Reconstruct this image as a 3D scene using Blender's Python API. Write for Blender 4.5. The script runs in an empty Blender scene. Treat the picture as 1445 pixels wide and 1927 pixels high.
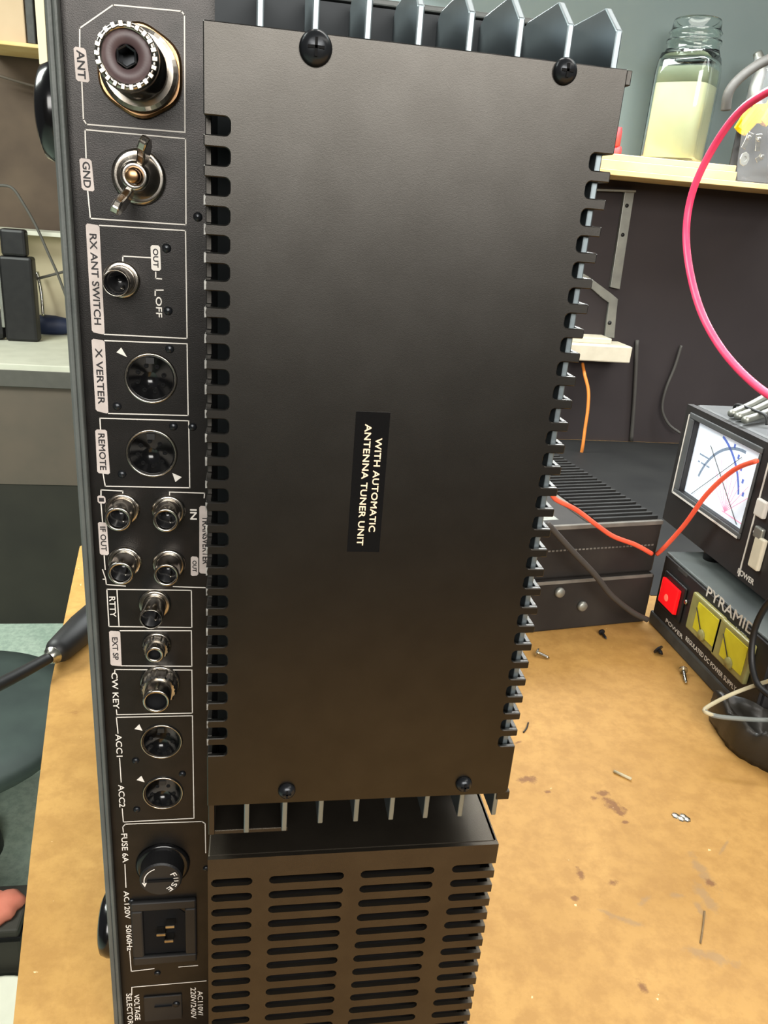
import bpy, bmesh, math, random
from mathutils import Vector, Matrix
random.seed(7)
PI = math.pi
SC = bpy.context.scene
COL = SC.collection
# ------------------------------------------------------------------ camera, world, lights, exposure
EYE = 1.246                      # eye height over the floor (m); all coordinates below are mm measured from the eye
BENCH = -346.0
FLOOR = -1246.0
M3 = Matrix(((0.9861824, -0.14681094, 0.07675174),
             (0.01742517, -0.36880341, -0.92934407),
             (0.16474418, 0.91784018, -0.36114922)))
FPX = 1475.1


def V(x, y, z):
    return Vector((x * .001, y * .001, z * .001 + EYE))


cam_d = bpy.data.cameras.new('camera')
cam = bpy.data.objects.new('camera', cam_d)
COL.objects.link(cam)
R = Matrix((M3[0], -M3[1], -M3[2])).transposed()
cam.matrix_world = Matrix.Translation((0, 0, EYE)) @ R.to_4x4()
cam_d.sensor_fit = 'VERTICAL'
cam_d.sensor_height = 24.0
cam_d.lens = FPX / 1927.0 * 24.0
cam_d.clip_start = .01
cam_d.clip_end = 30
SC.camera = cam

world = bpy.data.worlds.new('world')
SC.world = world
world.use_nodes = True
world.node_tree.nodes['Background'].inputs[0].default_value = (.94, .97, 1.0, 1)
world.node_tree.nodes['Background'].inputs[1].default_value = .10


def area(name, loc, target, sx, sy, power, col):
    d = bpy.data.lights.new(name, 'AREA')
    d.shape = 'RECTANGLE'
    d.size = sx
    d.size_y = sy
    d.energy = power
    d.color = col
    o = bpy.data.objects.new(name, d)
    o.location = V(*loc)
    o.rotation_euler = (V(*target) - V(*loc)).to_track_quat('-Z', 'Y').to_euler()
    COL.objects.link(o)
    return o


area('shop_light', (480, 640, 860), (330, 330, -346), 1.3, .30, 8.5, (1.0, .96, .90))
area('shelf_fill', (560, 1040, 335), (520, 900, 100), 1.1, .06, 13.5, (.95, .99, 1.0))  # added lamp out of view, brightens flange teeth, upper wall and jar
area('bench_light', (700, -250, 800), (350, 250, -346), 1.0, .30, 4.0, (1.0, .93, .82))
area('plate_fill', (120, -1250, 560), (60, 200, 30), 1.5, .7, 50.0, (1.0, .97, .92))  # added panel behind the camera, gives the cover plate its bright top
area('room_light', (-1350, 1000, 1100), (-700, 1800, -1000), 1.2, .7, 72.0, (.95, 1.0, .93))
SC.view_settings.view_transform = 'Standard'
SC.view_settings.look = 'None'
SC.view_settings.gamma = 1
SC.view_settings.use_curve_mapping = False
SC.view_settings.exposure = 0.0

# ------------------------------------------------------------------ materials


def srgb(r, g, b):
    return tuple(((c / 255.) / 12.92 if c / 255. <= .04045 else ((c / 255. + .055) / 1.055) ** 2.4) for c in (r, g, b)) + (1,)


def mat(name, col, rough=.5, metal=0., spec=.5, noise=None, nscale=40., bump=0., emit=None, estr=0., trans=0., ior=1.45,
        alpha=1., bscale=None, coat=0.):
    """col linear rgba; noise = second colour mixed by a noise texture"""
    m = bpy.data.materials.new(name)
    m.use_nodes = True
    nt = m.node_tree
    b = nt.nodes['Principled BSDF']
    b.inputs['Base Color'].default_value = col
    b.inputs['Roughness'].default_value = rough
    b.inputs['Metallic'].default_value = metal
    b.inputs['Specular IOR Level'].default_value = spec
    b.inputs['Transmission Weight'].default_value = trans
    b.inputs['IOR'].default_value = ior
    b.inputs['Alpha'].default_value = alpha
    b.inputs['Coat Weight'].default_value = coat
    tc = nt.nodes.new('ShaderNodeTexCoord')
    n = nt.nodes.new('ShaderNodeTexNoise')
    n.inputs['Scale'].default_value = nscale
    n.inputs['Detail'].default_value = 6
    nt.links.new(tc.outputs['Object'], n.inputs['Vector'])
    c2 = noise if noise is not None else tuple(min(1, c * 1.12) for c in col[:3]) + (1,)
    r = nt.nodes.new('ShaderNodeValToRGB')
    r.color_ramp.elements[0].position = .35
    r.color_ramp.elements[1].position = .68
    r.color_ramp.elements[0].color = col
    r.color_ramp.elements[1].color = c2
    nt.links.new(n.outputs['Fac'], r.inputs['Fac'])
    nt.links.new(r.outputs['Color'], b.inputs['Base Color'])
    if bump:
        n2 = nt.nodes.new('ShaderNodeTexNoise')
        n2.inputs['Scale'].default_value = bscale or 900
        n2.inputs['Detail'].default_value = 3
        nt.links.new(tc.outputs['Object'], n2.inputs['Vector'])
        bp = nt.nodes.new('ShaderNodeBump')
        bp.inputs['Strength'].default_value = bump
        bp.inputs['Distance'].default_value = .0004
        nt.links.new(n2.outputs['Fac'], bp.inputs['Height'])
        nt.links.new(bp.outputs['Normal'], b.inputs['Normal'])
    if emit:
        b.inputs['Emission Color'].default_value = emit
        b.inputs['Emission Strength'].default_value = estr
    return m


def bench_material(name, c1, c2, c3, stain):
    m = bpy.data.materials.new(name)
    m.use_nodes = True
    nt = m.node_tree
    L = nt.links
    b = nt.nodes['Principled BSDF']
    b.inputs['Roughness'].default_value = .62
    b.inputs['Specular IOR Level'].default_value = .3
    tc = nt.nodes.new('ShaderNodeTexCoord')

    def noise(sc, det, rough=.5, dist=0.):
        n = nt.nodes.new('ShaderNodeTexNoise')
        n.inputs['Scale'].default_value = sc
        n.inputs['Detail'].default_value = det
        n.inputs['Roughness'].default_value = rough
        n.inputs['Distortion'].default_value = dist
        L.new(tc.outputs['Object'], n.inputs['Vector'])
        return n

    def ramp(src, p0, p1, a, c):
        r = nt.nodes.new('ShaderNodeValToRGB')
        r.color_ramp.elements[0].position = p0
        r.color_ramp.elements[1].position = p1
        r.color_ramp.elements[0].color = a
        r.color_ramp.elements[1].color = c
        L.new(src, r.inputs['Fac'])
        return r

    def mix(f, a, c, kind='MIX'):
        x = nt.nodes.new('ShaderNodeMixRGB')
        x.blend_type = kind
        if isinstance(f, float):
            x.inputs[0].default_value = f
        else:
            L.new(f, x.inputs[0])
        for k, v in ((1, a), (2, c)):
            if isinstance(v, tuple):
                x.inputs[k].default_value = v
            else:
                L.new(v, x.inputs[k])
        return x
    base = ramp(noise(9, 8, .62).outputs['Fac'], .36, .64, c1, c2)
    fine = ramp(noise(70, 6, .7).outputs['Fac'], .42, .60, (0, 0, 0, 1), (1, 1, 1, 1))
    f2 = mix(fine.outputs[0], base.outputs[0], c3)
    f2m = mix(.45, base.outputs[0], f2.outputs[0])
    st = ramp(noise(26, 9, .68, .6).outputs['Fac'], .665, .72, (0, 0, 0, 1), (1, 1, 1, 1))
    s1 = mix(st.outputs[0], f2m.outputs[0], stain)
    s2 = mix(.55, f2m.outputs[0], s1.outputs[0])
    sp = ramp(noise(150, 3, .5).outputs['Fac'], .73, .76, (0, 0, 0, 1), (1, 1, 1, 1))
    s3 = mix(sp.outputs[0], s2.outputs[0], srgb(250, 225, 175))
    s4 = mix(.7, s2.outputs[0], s3.outputs[0])
    L.new(s4.outputs[0], b.inputs['Base Color'])
    bp = nt.nodes.new('ShaderNodeBump')
    bp.inputs['Strength'].default_value = .15
    bp.inputs['Distance'].default_value = .001
    L.new(noise(300, 4).outputs['Fac'], bp.inputs['Height'])
    L.new(bp.outputs['Normal'], b.inputs['Normal'])
    return m


BLK = srgb(24, 24, 25)
m_panel = mat('panel_black_paint', srgb(48, 47, 46), .36, .85, .5, noise=srgb(54, 52, 51), nscale=120, bump=.12, bscale=3000)
m_plate = mat('plate_satin_black', srgb(64, 62, 59), .36, 1.0, .5, noise=srgb(68, 66, 63), nscale=90, bump=.05, bscale=4500)
m_cab = mat('cabinet_grey_paint', srgb(74, 78, 76), .5, 0, .5, noise=srgb(84, 88, 85), nscale=60, bump=.2)
m_fin = mat('anodised_fin', srgb(122, 132, 136), .40, .85, .5, noise=srgb(130, 140, 144), nscale=60)
m_void = mat('dark_inside', srgb(10, 10, 11), .8, 0, .2)
m_vent = mat('vent_cover_paint', srgb(70, 64, 56), .42, .9, .5, noise=srgb(76, 70, 61), nscale=80, bump=.12, bscale=3000)
m_white = mat('white_print', srgb(205, 200, 192), .6)
m_label = mat('grey_label_print', srgb(176, 166, 160), .6, noise=srgb(188, 178, 172), nscale=300)
m_ink = mat('black_ink', srgb(28, 26, 27), .6)
m_cream = mat('cream_print', srgb(225, 200, 170), .6)
m_nickel = mat('nickel', srgb(190, 186, 178), .22, 1, .5, noise=srgb(150, 140, 128), nscale=200)
m_brass = mat('tarnished_brass', srgb(190, 150, 105), .3, 1, .5, noise=srgb(130, 100, 75), nscale=150)
m_phenol = mat('brown_phenolic', srgb(74, 58, 58), .45, noise=srgb(62, 48, 50), nscale=200)
m_rubber = mat('black_rubber', srgb(22, 22, 23), .5, noise=srgb(30, 30, 30))
m_rubber2 = mat('grey_rubber', srgb(58, 58, 56), .6, noise=srgb(70, 70, 66), nscale=80)
m_gloss = mat('glossy_black', srgb(14, 14, 15), .18, 0, .6)
m_screw = mat('black_screw', srgb(40, 42, 45), .28, .6, .5)
m_bench = bench_material('hardboard', srgb(172, 130, 68), srgb(192, 149, 84), srgb(154, 112, 57), srgb(135, 92, 48))
m_bedge = mat('hardboard_edge', srgb(180, 140, 90), .8, noise=srgb(150, 112, 70), nscale=80)
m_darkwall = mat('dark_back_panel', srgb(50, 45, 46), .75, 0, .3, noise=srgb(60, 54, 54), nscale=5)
m_wall = mat('glare_grey_wall', srgb(104, 118, 118), .7, 0, .3, noise=srgb(114, 127, 126), nscale=4)  # hazy glare over a dark wall, put into a lighter grey
m_brownwall = mat('brown_wall_panel', srgb(78, 66, 56), .8, 0, .3, noise=srgb(98, 84, 70), nscale=6)
m_floor = bench_material('painted_floor', srgb(178, 200, 182), srgb(200, 218, 200), srgb(138, 160, 148), srgb(60, 70, 66))
m_pine = mat('pale_pine', srgb(226, 188, 122), .6, noise=srgb(238, 206, 146), nscale=12)
m_darkgrey = mat('plain_dark_grey', srgb(30, 30, 30), .65, 0, .3, noise=srgb(38, 38, 37), nscale=14)
m_zinc = mat('zinc_plate', srgb(158, 160, 152), .45, .7, .5, noise=srgb(140, 142, 136), nscale=40)
m_ivory = mat('ivory_plastic', srgb(206, 198, 176), .55, noise=srgb(216, 208, 186), nscale=60)
m_glass = mat('clear_glass', (.93, .99, .96, 1), .03, 0, .5, noise=(.93, .99, .96, 1), trans=1., ior=1.45)
m_film = mat('clear_film', (.9, .92, .93, 1), .12, 0, .6, noise=(.9, .92, .93, 1), trans=.0, alpha=.06)
m_liquid = mat('milky_liquid', srgb(226, 222, 180), .35, 0, .4, noise=srgb(234, 230, 190), nscale=30)
m_liquid2 = mat('thin_liquid', srgb(206, 212, 182), .15, 0, .5, noise=srgb(212, 218, 188), trans=.55, ior=1.33)
m_pink = mat('pink_red_sheath', srgb(240, 60, 105), .4, noise=srgb(246, 78, 118), nscale=40)
m_red = mat('red_wire_sheath', srgb(236, 88, 62), .45, noise=srgb(242, 100, 72))
m_orange = mat('orange_wire_sheath', srgb(214, 128, 54), .5)
m_grey = mat('grey_cable', srgb(72, 70, 66), .6)
m_cord = mat('dusty_cord_sheath', srgb(58, 53, 48), .7)
m_yel = mat('yellow_vinyl', srgb(244, 200, 20), .4, noise=srgb(250, 214, 40), nscale=90)
m_case = mat('meter_case_grey', srgb(76, 78, 80), .5, 0, .4, noise=srgb(86, 88, 88), nscale=40, bump=.2)
m_caseb = mat('dark_case', srgb(36, 34, 34), .5, 0, .5, noise=srgb(42, 40, 40), nscale=40, bump=.15)
m_casetop = mat('supply_case_top', srgb(92, 98, 98), .55, noise=srgb(104, 110, 108), nscale=30)
m_dusty = mat('dusty_black_case', srgb(36, 33, 31), .6, 0, .35, noise=srgb(50, 46, 42), nscale=18)
m_dustline = mat('dusty_edge', srgb(112, 108, 100), .7, noise=srgb(88, 84, 78), nscale=60)
m_dial = mat('lit_dial', srgb(225, 235, 250), .5, emit=(.80, .89, 1.0, 1), estr=.40)
m_dblue = mat('dial_blue_ink', srgb(70, 90, 170), .6, emit=(.18, .26, .62, 1), estr=.5)
m_dgrey = mat('dial_grey_ink', srgb(110, 125, 145), .6, emit=(.22, .28, .36, 1), estr=.5)
m_dred = mat('dial_red_ink', srgb(225, 120, 150), .6, emit=(.85, .42, .55, 1), estr=.6)
m_redlit = mat('lit_red_lens', srgb(230, 20, 24), .2, emit=(1.0, .01, .015, 1), estr=.45)
m_redhot = mat('lit_red_lamp', srgb(255, 60, 40), .2, emit=(1.0, .16, .10, 1), estr=.9)
m_ymeter = mat('yellow_meter_face', srgb(206, 194, 40), .5, noise=srgb(190, 176, 30), nscale=60, emit=(.6, .52, .05, 1), estr=.12)
m_yframe = mat('smoky_meter_frame', srgb(140, 136, 84), .3, noise=srgb(156, 150, 96), nscale=60)
m_silver = mat('bright_steel', srgb(200, 198, 186), .25, 1, .5, noise=srgb(170, 168, 158), nscale=200)
m_deskwhite = mat('white_desk_top', srgb(208, 208, 190), .6, noise=srgb(198, 198, 180), nscale=20)
m_deskpanel = mat('brown_grey_panel', srgb(92, 84, 74), .7, noise=srgb(104, 92, 80), nscale=6)
m_deskband = mat('grey_desk_edge', srgb(84, 82, 76), .7)
m_darkbox = mat('dark_cabinet', srgb(44, 42, 36), .75, noise=srgb(52, 50, 42), nscale=6)
m_beige = mat('beige_board', srgb(212, 200, 168), .7, noise=srgb(220, 208, 176), nscale=6)
m_beige2 = mat('tan_carton', srgb(186, 162, 130), .7, noise=srgb(196, 172, 140), nscale=8)
m_navy = mat('navy_plastic', srgb(36, 46, 74), .5)
m_stool = mat('dark_teal_vinyl', srgb(52, 62, 60), .6, noise=srgb(62, 74, 70), nscale=12)
m_coral = mat('coral_cloth', srgb(196, 112, 92), .8, noise=srgb(206, 126, 104), nscale=30)
m_card = mat('dark_card', srgb(66, 68, 70), .6)
m_redpl = mat('red_plastic', srgb(200, 66, 70), .5)
m_pouch = mat('black_leatherette', srgb(36, 34, 30), .38, 0, .6, noise=srgb(52, 48, 42), nscale=30, bump=.6, bscale=160)
m_edgepale = mat('pale_rim', srgb(178, 168, 138), .55)
m_boot = mat('grey_rim', srgb(110, 114, 110), .5)

# ------------------------------------------------------------------ geometry helpers
SCORCH = [(1135, 1492, 3.4, 2.6, 0), (1119, 1502, 2, 1.6, 0), (1150, 1510, 4, 2.8, -.6), (1160, 1520, 5.5, 3.5, -.8), (1168, 1530, 2.6, 2, 0), (1176, 1547, 1.6, 1, 0), (993, 1466, 5.5, 3, 0),
                       (975, 1397, 2.2, .8, .3), (1080, 1691, 1.8, 1.4, 0), (1092, 1645, 1.4, 4, 0), (1153, 1660, 2.4, 1.6, 0), (1337, 1662, 2, 2.4, 0), (1207, 1855, 2.2, 2.8, 0), (1031, 1490, 1.8, 1, 0)]
SMEAR = [(1322, 1640, 3, 10, 0), (1326, 1690, 3.5, 8, .1), (1318, 1712, 1.4, 5, 0), (1338, 1800, 10, 2.8, -.4), (1184, 1734, 7, 1.6, -.4), (1213, 1694, 4, 1.4, .6), (1154, 1723, 7, 1.2, -.6),
                     (1275, 1685, 3, 1.4, 0), (1362, 1594, 6, .8, .7)]


def ray(px, py):
    return M3.transposed() @ Vector(((px - 722.5) / FPX, (py - 963.5) / FPX, 1.))


def onY(px, py, Y):
    v = ray(px, py)
    return v * (Y / v.y)


def onX(px, py, X):
    v = ray(px, py)
    return v * (X / v.x)


def onZ(px, py, Z):
    v = ray(px, py)
    return v * (Z / v.z)


def add_stains(m, spots, col, strength, org):
    # worn marks at fixed places on the board: (pixel x, pixel y) only locate them on the bench plane
    nt = m.node_tree
    L = nt.links
    b = nt.nodes['Principled BSDF']
    src = b.inputs['Base Color'].links[0].from_socket
    tc = nt.nodes.new('ShaderNodeTexCoord')
    n = nt.nodes.new('ShaderNodeTexNoise')
    n.inputs['Scale'].default_value = 190
    n.inputs['Detail'].default_value = 5
    n.inputs['Roughness'].default_value = .7
    L.new(tc.outputs['Object'], n.inputs['Vector'])
    acc = None
    for (px, py, rx, ry, rot) in spots:
        c = onZ(px, py, BENCH)
        mp = nt.nodes.new('ShaderNodeMapping')
        mp.vector_type = 'TEXTURE'
        mp.inputs['Location'].default_value = ((c.x - org[0]) * .001, (c.y - org[1]) * .001, (BENCH - org[2]) * .001)
        mp.inputs['Rotation'].default_value = (0, 0, rot)
        mp.inputs['Scale'].default_value = (rx * .0013, ry * .0013, 1)
        L.new(tc.outputs['Object'], mp.inputs['Vector'])
        ln = nt.nodes.new('ShaderNodeVectorMath')
        ln.operation = 'LENGTH'
        L.new(mp.outputs[0], ln.inputs[0])
        if acc is None:
            acc = ln.outputs['Value']
        else:
            mn = nt.nodes.new('ShaderNodeMath')
            mn.operation = 'SMOOTH_MIN'
            mn.inputs[2].default_value = .3
            L.new(acc, mn.inputs[0])
            L.new(ln.outputs['Value'], mn.inputs[1])
            acc = mn.outputs[0]
    ad = nt.nodes.new('ShaderNodeMath')
    ad.operation = 'MULTIPLY_ADD'
    ad.inputs[1].default_value = 3.2
    ad.inputs[2].default_value = -1.6
    L.new(n.outputs['Fac'], ad.inputs[0])
    su = nt.nodes.new('ShaderNodeMath')
    su.operation = 'ADD'
    L.new(acc, su.inputs[0])
    L.new(ad.outputs[0], su.inputs[1])
    rp = nt.nodes.new('ShaderNodeMapRange')
    rp.inputs[1].default_value = .45
    rp.inputs[2].default_value = 1.15
    rp.inputs[3].default_value = strength
    rp.inputs[4].default_value = 0
    L.new(su.outputs[0], rp.inputs[0])
    mx = nt.nodes.new('ShaderNodeMixRGB')
    mx.inputs[2].default_value = col
    L.new(rp.outputs[0], mx.inputs[0])
    L.new(src, mx.inputs[1])
    L.new(mx.outputs[0], b.inputs['Base Color'])


class MB:
    """collects shapes given in mm"""

    def __init__(s):
        s.v = []
        s.f = []
        s.sm = []

    def add(s, vs, fs, smooth=False):
        k = len(s.v)
        s.v += [tuple(v) for v in vs]
        s.f += [tuple(i + k for i in f) for f in fs]
        s.sm += [smooth] * len(fs)
        return s

    def box(s, x0, x1, y0, y1, z0, z1):
        vs = [(x, y, z) for x in (x0, x1) for y in (y0, y1) for z in (z0, z1)]
        return s.add(vs, [(0, 1, 3, 2), (4, 6, 7, 5), (0, 4, 5, 1), (2, 3, 7, 6), (0, 2, 6, 4), (1, 5, 7, 3)])

    def hexa(s, p):
        """p: 8 points, bottom quad 0-3 and top quad 4-7"""
        return s.add(p, [(3, 2, 1, 0), (4, 5, 6, 7), (0, 1, 5, 4), (1, 2, 6, 5), (2, 3, 7, 6), (3, 0, 4, 7)])

    def prism(s, pts, d):
        """polygon pts extruded by vector d"""
        n = len(pts)
        d = Vector(d)
        vs = [Vector(p) for p in pts] + [Vector(p) + d for p in pts]
        fs = [tuple(range(n)), tuple(range(2 * n - 1, n - 1, -1))]
        fs += [(i, i + n, (i + 1) % n + n, (i + 1) % n) for i in range(n)]
        return s.add(vs, fs)

    def lathe(s, c, ax, prof, n=32, up=None, smooth=True, scale=(1, 1), cap=True, fr=None):
        """prof: list of (distance along ax, radius)"""
        c = Vector(c)
        ax = Vector(ax).normalized()
        a = Vector(up) if up else (Vector((0, 0, 1)) if abs(ax.z) < .9 else Vector((1, 0, 0)))
        u = (a - ax * a.dot(ax)).normalized()
        w = ax.cross(u)
        vs = []
        for (h, r) in prof:
            for i in range(n):
                t = 2 * PI * i / n
                rr = r * (fr(t) if fr else 1)
                vs.append(c + ax * h + u * rr * math.cos(t) * scale[0] + w * rr * math.sin(t) * scale[1])
        m = len(prof)
        fs = []
        for j in range(m - 1):
            for i in range(n):
                a_, b_ = j * n + i, j * n + (i + 1) % n
                fs.append((a_, b_, b_ + n, a_ + n))
        if cap:
            if prof[0][1] > 0:
                fs.append(tuple(range(n - 1, -1, -1)))
            if prof[-1][1] > 0:
                fs.append(tuple(range((m - 1) * n, m * n)))
        return s.add(vs, fs, smooth)

    def cyl(s, c, ax, r, h, n=28):
        e = min(r, h) * .12
        return s.lathe(c, ax, [(0, r), (h - e, r), (h, r - e)], n, smooth=False)

    def tube(s, pts, r, n=10, sub=6, closed=False, taper=None):
        P = [Vector(p) for p in pts]
        Q = []
        if sub > 1 and len(P) > 2:
            for i in range(len(P) - 1):
                p0 = P[max(i - 1, 0)]
                p1, p2 = P[i], P[i + 1]
                p3 = P[min(i + 2, len(P) - 1)]
                for k in range(sub):
                    t = k / sub
                    Q.append(.5 * ((2 * p1) + (-p0 + p2) * t + (2 * p0 - 5 * p1 + 4 * p2 - p3) * t * t + (-p0 + 3 * p1 - 3 * p2 + p3) * t ** 3))
            Q.append(P[-1])
        else:
            Q = P
        vs = []
        prev = None
        for i, q in enumerate(Q):
            t = (Q[min(i + 1, len(Q) - 1)] - Q[max(i - 1, 0)]).normalized()
            if prev is None:
                a = Vector((0, 0, 1)) if abs(t.z) < .9 else Vector((1, 0, 0))
                u = (a - t * a.dot(t)).normalized()
            else:
                u = (prev - t * prev.dot(t)).normalized()
            prev = u
            w = t.cross(u)
            rr = r if taper is None else r * taper(i / (len(Q) - 1))
            for k in range(n):
                g = 2 * PI * k / n
                vs.append(q + (u * math.cos(g) + w * math.sin(g)) * rr)
        fs = []
        for j in range(len(Q) - 1):
            for i in range(n):
                a_, b_ = j * n + i, j * n + (i + 1) % n
                fs.append((a_, b_, b_ + n, a_ + n))
        fs.append(tuple(range(n - 1, -1, -1)))
        fs.append(tuple(range((len(Q) - 1) * n, len(Q) * n)))
        return s.add(vs, fs, True)

    def build(s, name, m, parent=None, origin=None, bevel=0, seg=2, fix=True):
        me = bpy.data.meshes.new(name)
        o = bpy.data.objects.new(name, me)
        COL.objects.link(o)
        if parent is not None:
            org = Vector(parent['_o'])
            o.parent = parent
            for_o = org
        else:
            if origin is None:
                xs = [v[0] for v in s.v]
                ys = [v[1] for v in s.v]
                zs = [v[2] for v in s.v]
                origin = ((min(xs) + max(xs)) / 2, (min(ys) + max(ys)) / 2, min(zs))
            for_o = Vector(origin)
            o.location = V(*for_o)
        if parent is not None:
            o['_o'] = tuple(for_o)
        me.from_pydata([(Vector(v) - for_o) * .001 for v in s.v], [], s.f)
        me.materials.append(m)
        if fix:
            bm = bmesh.new()
            bm.from_mesh(me)
            bmesh.ops.recalc_face_normals(bm, faces=bm.faces)
            bm.to_mesh(me)
            bm.free()
        me.polygons.foreach_set('use_smooth', s.sm)
        if bevel:
            b = o.modifiers.new('bevel', 'BEVEL')
            b.width = bevel * .001
            b.segments = seg
            b.limit_method = 'ANGLE'
        me.update()
        return o


def thing(name, label, cat, loc, group=None):
    o = bpy.data.objects.new(name, None)
    COL.objects.link(o)
    o.empty_display_size = .02
    o.location = V(*loc)
    o['_o'] = tuple(loc)
    return tag(o, label, cat, group)


def tag(o, label, cat, group=None):
    o['label'] = label
    o['category'] = cat
    if group:
        o['group'] = group
    return o


def struct(o):
    o['kind'] = 'structure'
    return o


FONT = {}


def text_verts(st, spacing=1.0):
    cu = bpy.data.curves.new('t', 'FONT')
    cu.body = st
    cu.size = 1
    cu.extrude = 0
    cu.resolution_u = 3
    cu.space_character = spacing
    ob = bpy.data.objects.new('t', cu)
    COL.objects.link(ob)
    dg = bpy.context.evaluated_depsgraph_get()
    me = bpy.data.meshes.new_from_object(ob.evaluated_get(dg))
    vs = [v.co.copy() for v in me.vertices]
    fs = [tuple(p.vertices) for p in me.polygons]
    bpy.data.objects.remove(ob)
    bpy.data.curves.remove(cu)
    bpy.data.meshes.remove(me)
    return vs, fs


def add_text(mb, st, c, xdir, ydir, length, height, spacing=1.0, bold=0.):
    """lettering centred at c, running along xdir over `length` mm, cap height `height` mm"""
    vs, fs = text_verts(st, spacing)
    x0 = min(v.x for v in vs)
    x1 = max(v.x for v in vs)
    y0 = min(v.y for v in vs)
    y1 = max(v.y for v in vs)
    xd, yd = Vector(xdir).normalized(), Vector(ydir).normalized()
    nd = xd.cross(yd)
    offs = [(0, 0)] if not bold else [(0, 0), (bold, 0), (0, bold), (bold, bold), (-bold, 0), (0, -bold)]
    for k, (a, b) in enumerate(offs):
        P = [Vector(c) + xd * (((v.x - x0) / (x1 - x0) - .5) * length + a) + yd * (((v.y - y0) / (y1 - y0) - .5) * height + b) + nd * .003 * k for v in vs]
        mb.add(P, fs)
    return mb


# ================================================================== SETTING
struct(MB().box(-2600, 1700, -1700, 2760, FLOOR - 40, FLOOR).build('floor', m_floor))
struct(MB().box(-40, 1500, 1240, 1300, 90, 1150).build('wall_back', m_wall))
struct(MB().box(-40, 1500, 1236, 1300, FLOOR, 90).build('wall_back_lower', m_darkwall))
struct(MB().box(-2600, -40, 2720, 2780, FLOOR, 1150).build('wall_far', m_brownwall))
struct(MB().box(-2600, -60, 2712, 2720, -460, -154).build('trim_1', m_beige))

struct(MB().box(-2600, 1700, -1760, -1700, FLOOR, 1150).build('wall_front', m_brownwall))

# workbench: one L-shaped hardboard top
bp_ = [(-58, -160, 0), (-75, 60, 0), (-100, 257, 0), (-118, 358, 0), (-145, 520, 0), (-164, 682, 0), (-174, 768, 0), (-168, 780, 0),
       (-40, 782, 0), (-30, 1235, 0), (1400, 1235, 0), (1400, -160, 0)]
wb = thing('workbench', 'tan hardboard-topped workbench with stains, carrying the black radio', 'workbench', (500, 500, FLOOR))
add_stains(m_bench, SMEAR, srgb(150, 122, 88), .6, (500, 500, FLOOR))
add_stains(m_bench, SCORCH, srgb(122, 82, 48), .85, (500, 500, FLOOR))
MB().prism([(a, b, BENCH - 22) for a, b, c in bp_], (0, 0, 22)).build('bench_top', m_bench, wb)
for (x, y) in ((-20, 0), (1330, 0), (1330, 1150), (0, 730)):
    MB().box(x, x + 50, y, y + 50, FLOOR, BENCH - 22).build('leg', m_bedge, wb)

tag(MB().prism([(400, 660, BENCH), (640, 660, BENCH), (1395, 660, BENCH), (1395, 1232, BENCH), (100, 1232, BENCH), (100, 900, BENCH), (396, 880, BENCH)], (0, 0, .6)).build(
    'bench_dark_sheet', m_darkgrey), 'thin dark grey sheet on the bench behind the ribbed black unit', 'mat')  # added thin sheet that makes the back of the bench darker

# ================================================================== TRANSCEIVER
YP = 247.0     # connector panel
YF = 201.0     # front face of heat sink plate and vent cover
radio = thing('radio_transceiver', 'black radio transceiver standing on its side, connector panel and heat sink facing us', 'radio', (15, 420, BENCH))
XL, XR, ZT = -54.5, 86.0, 52.0
cab = MB()
cab.box(XL + 1.5, XR - .5, YP + 2, 600, BENCH + .5, ZT - 1)
cab.build('chassis', m_void, radio)
c2 = MB()
c2.box(XL, XL + 1.8, 242.5, 600, BENCH, ZT)
c2.box(XL + 1.8, XL + 3.2, 242.5, 246.5, BENCH, ZT)
c2.build('bottom_cover', m_cab, radio, bevel=.7)
MB().box(XL + 1.8, XR, 244, 600, ZT - 1.6, ZT).box(XR - 1.5, XR, 248, 600, BENCH, ZT - 1.6).box(XL + 1.8, XR, 247, 600, BENCH, BENCH + 1).build('top_cover', m_cab, radio, bevel=.4)
pan = MB().box(XL + 1.9, XR - 2, YP, YP + 2, BENCH + 1, ZT - 2).build('rear_panel', m_panel, radio)

# feet on the bottom cover
for zc in (18, -300):
    ft = MB().lathe((XL, 266, zc), (-1, 0, 0), [(0, 14), (4, 13.6), (6.6, 12.4), (7.6, 10), (7.9, 0)], 40).build('foot', m_gloss, radio)

# ---------- printed frames on the panel
TY = YP - .12


def P(px, py, Y=TY):
    return onY(px, py, Y)


def line(mb, pts, w=.33):
    q = [P(*p) for p in pts]
    for a, b in zip(q[:-1], q[1:]):
        d = (b - a).normalized()
        n = Vector((d.z, 0, -d.x)) * w / 2
        a2, b2 = a - d * w * .4, b + d * w * .4
        mb.prism([a2 + n, b2 + n, b2 - n, a2 - n], (0, .1, 0))
    return mb


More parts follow.
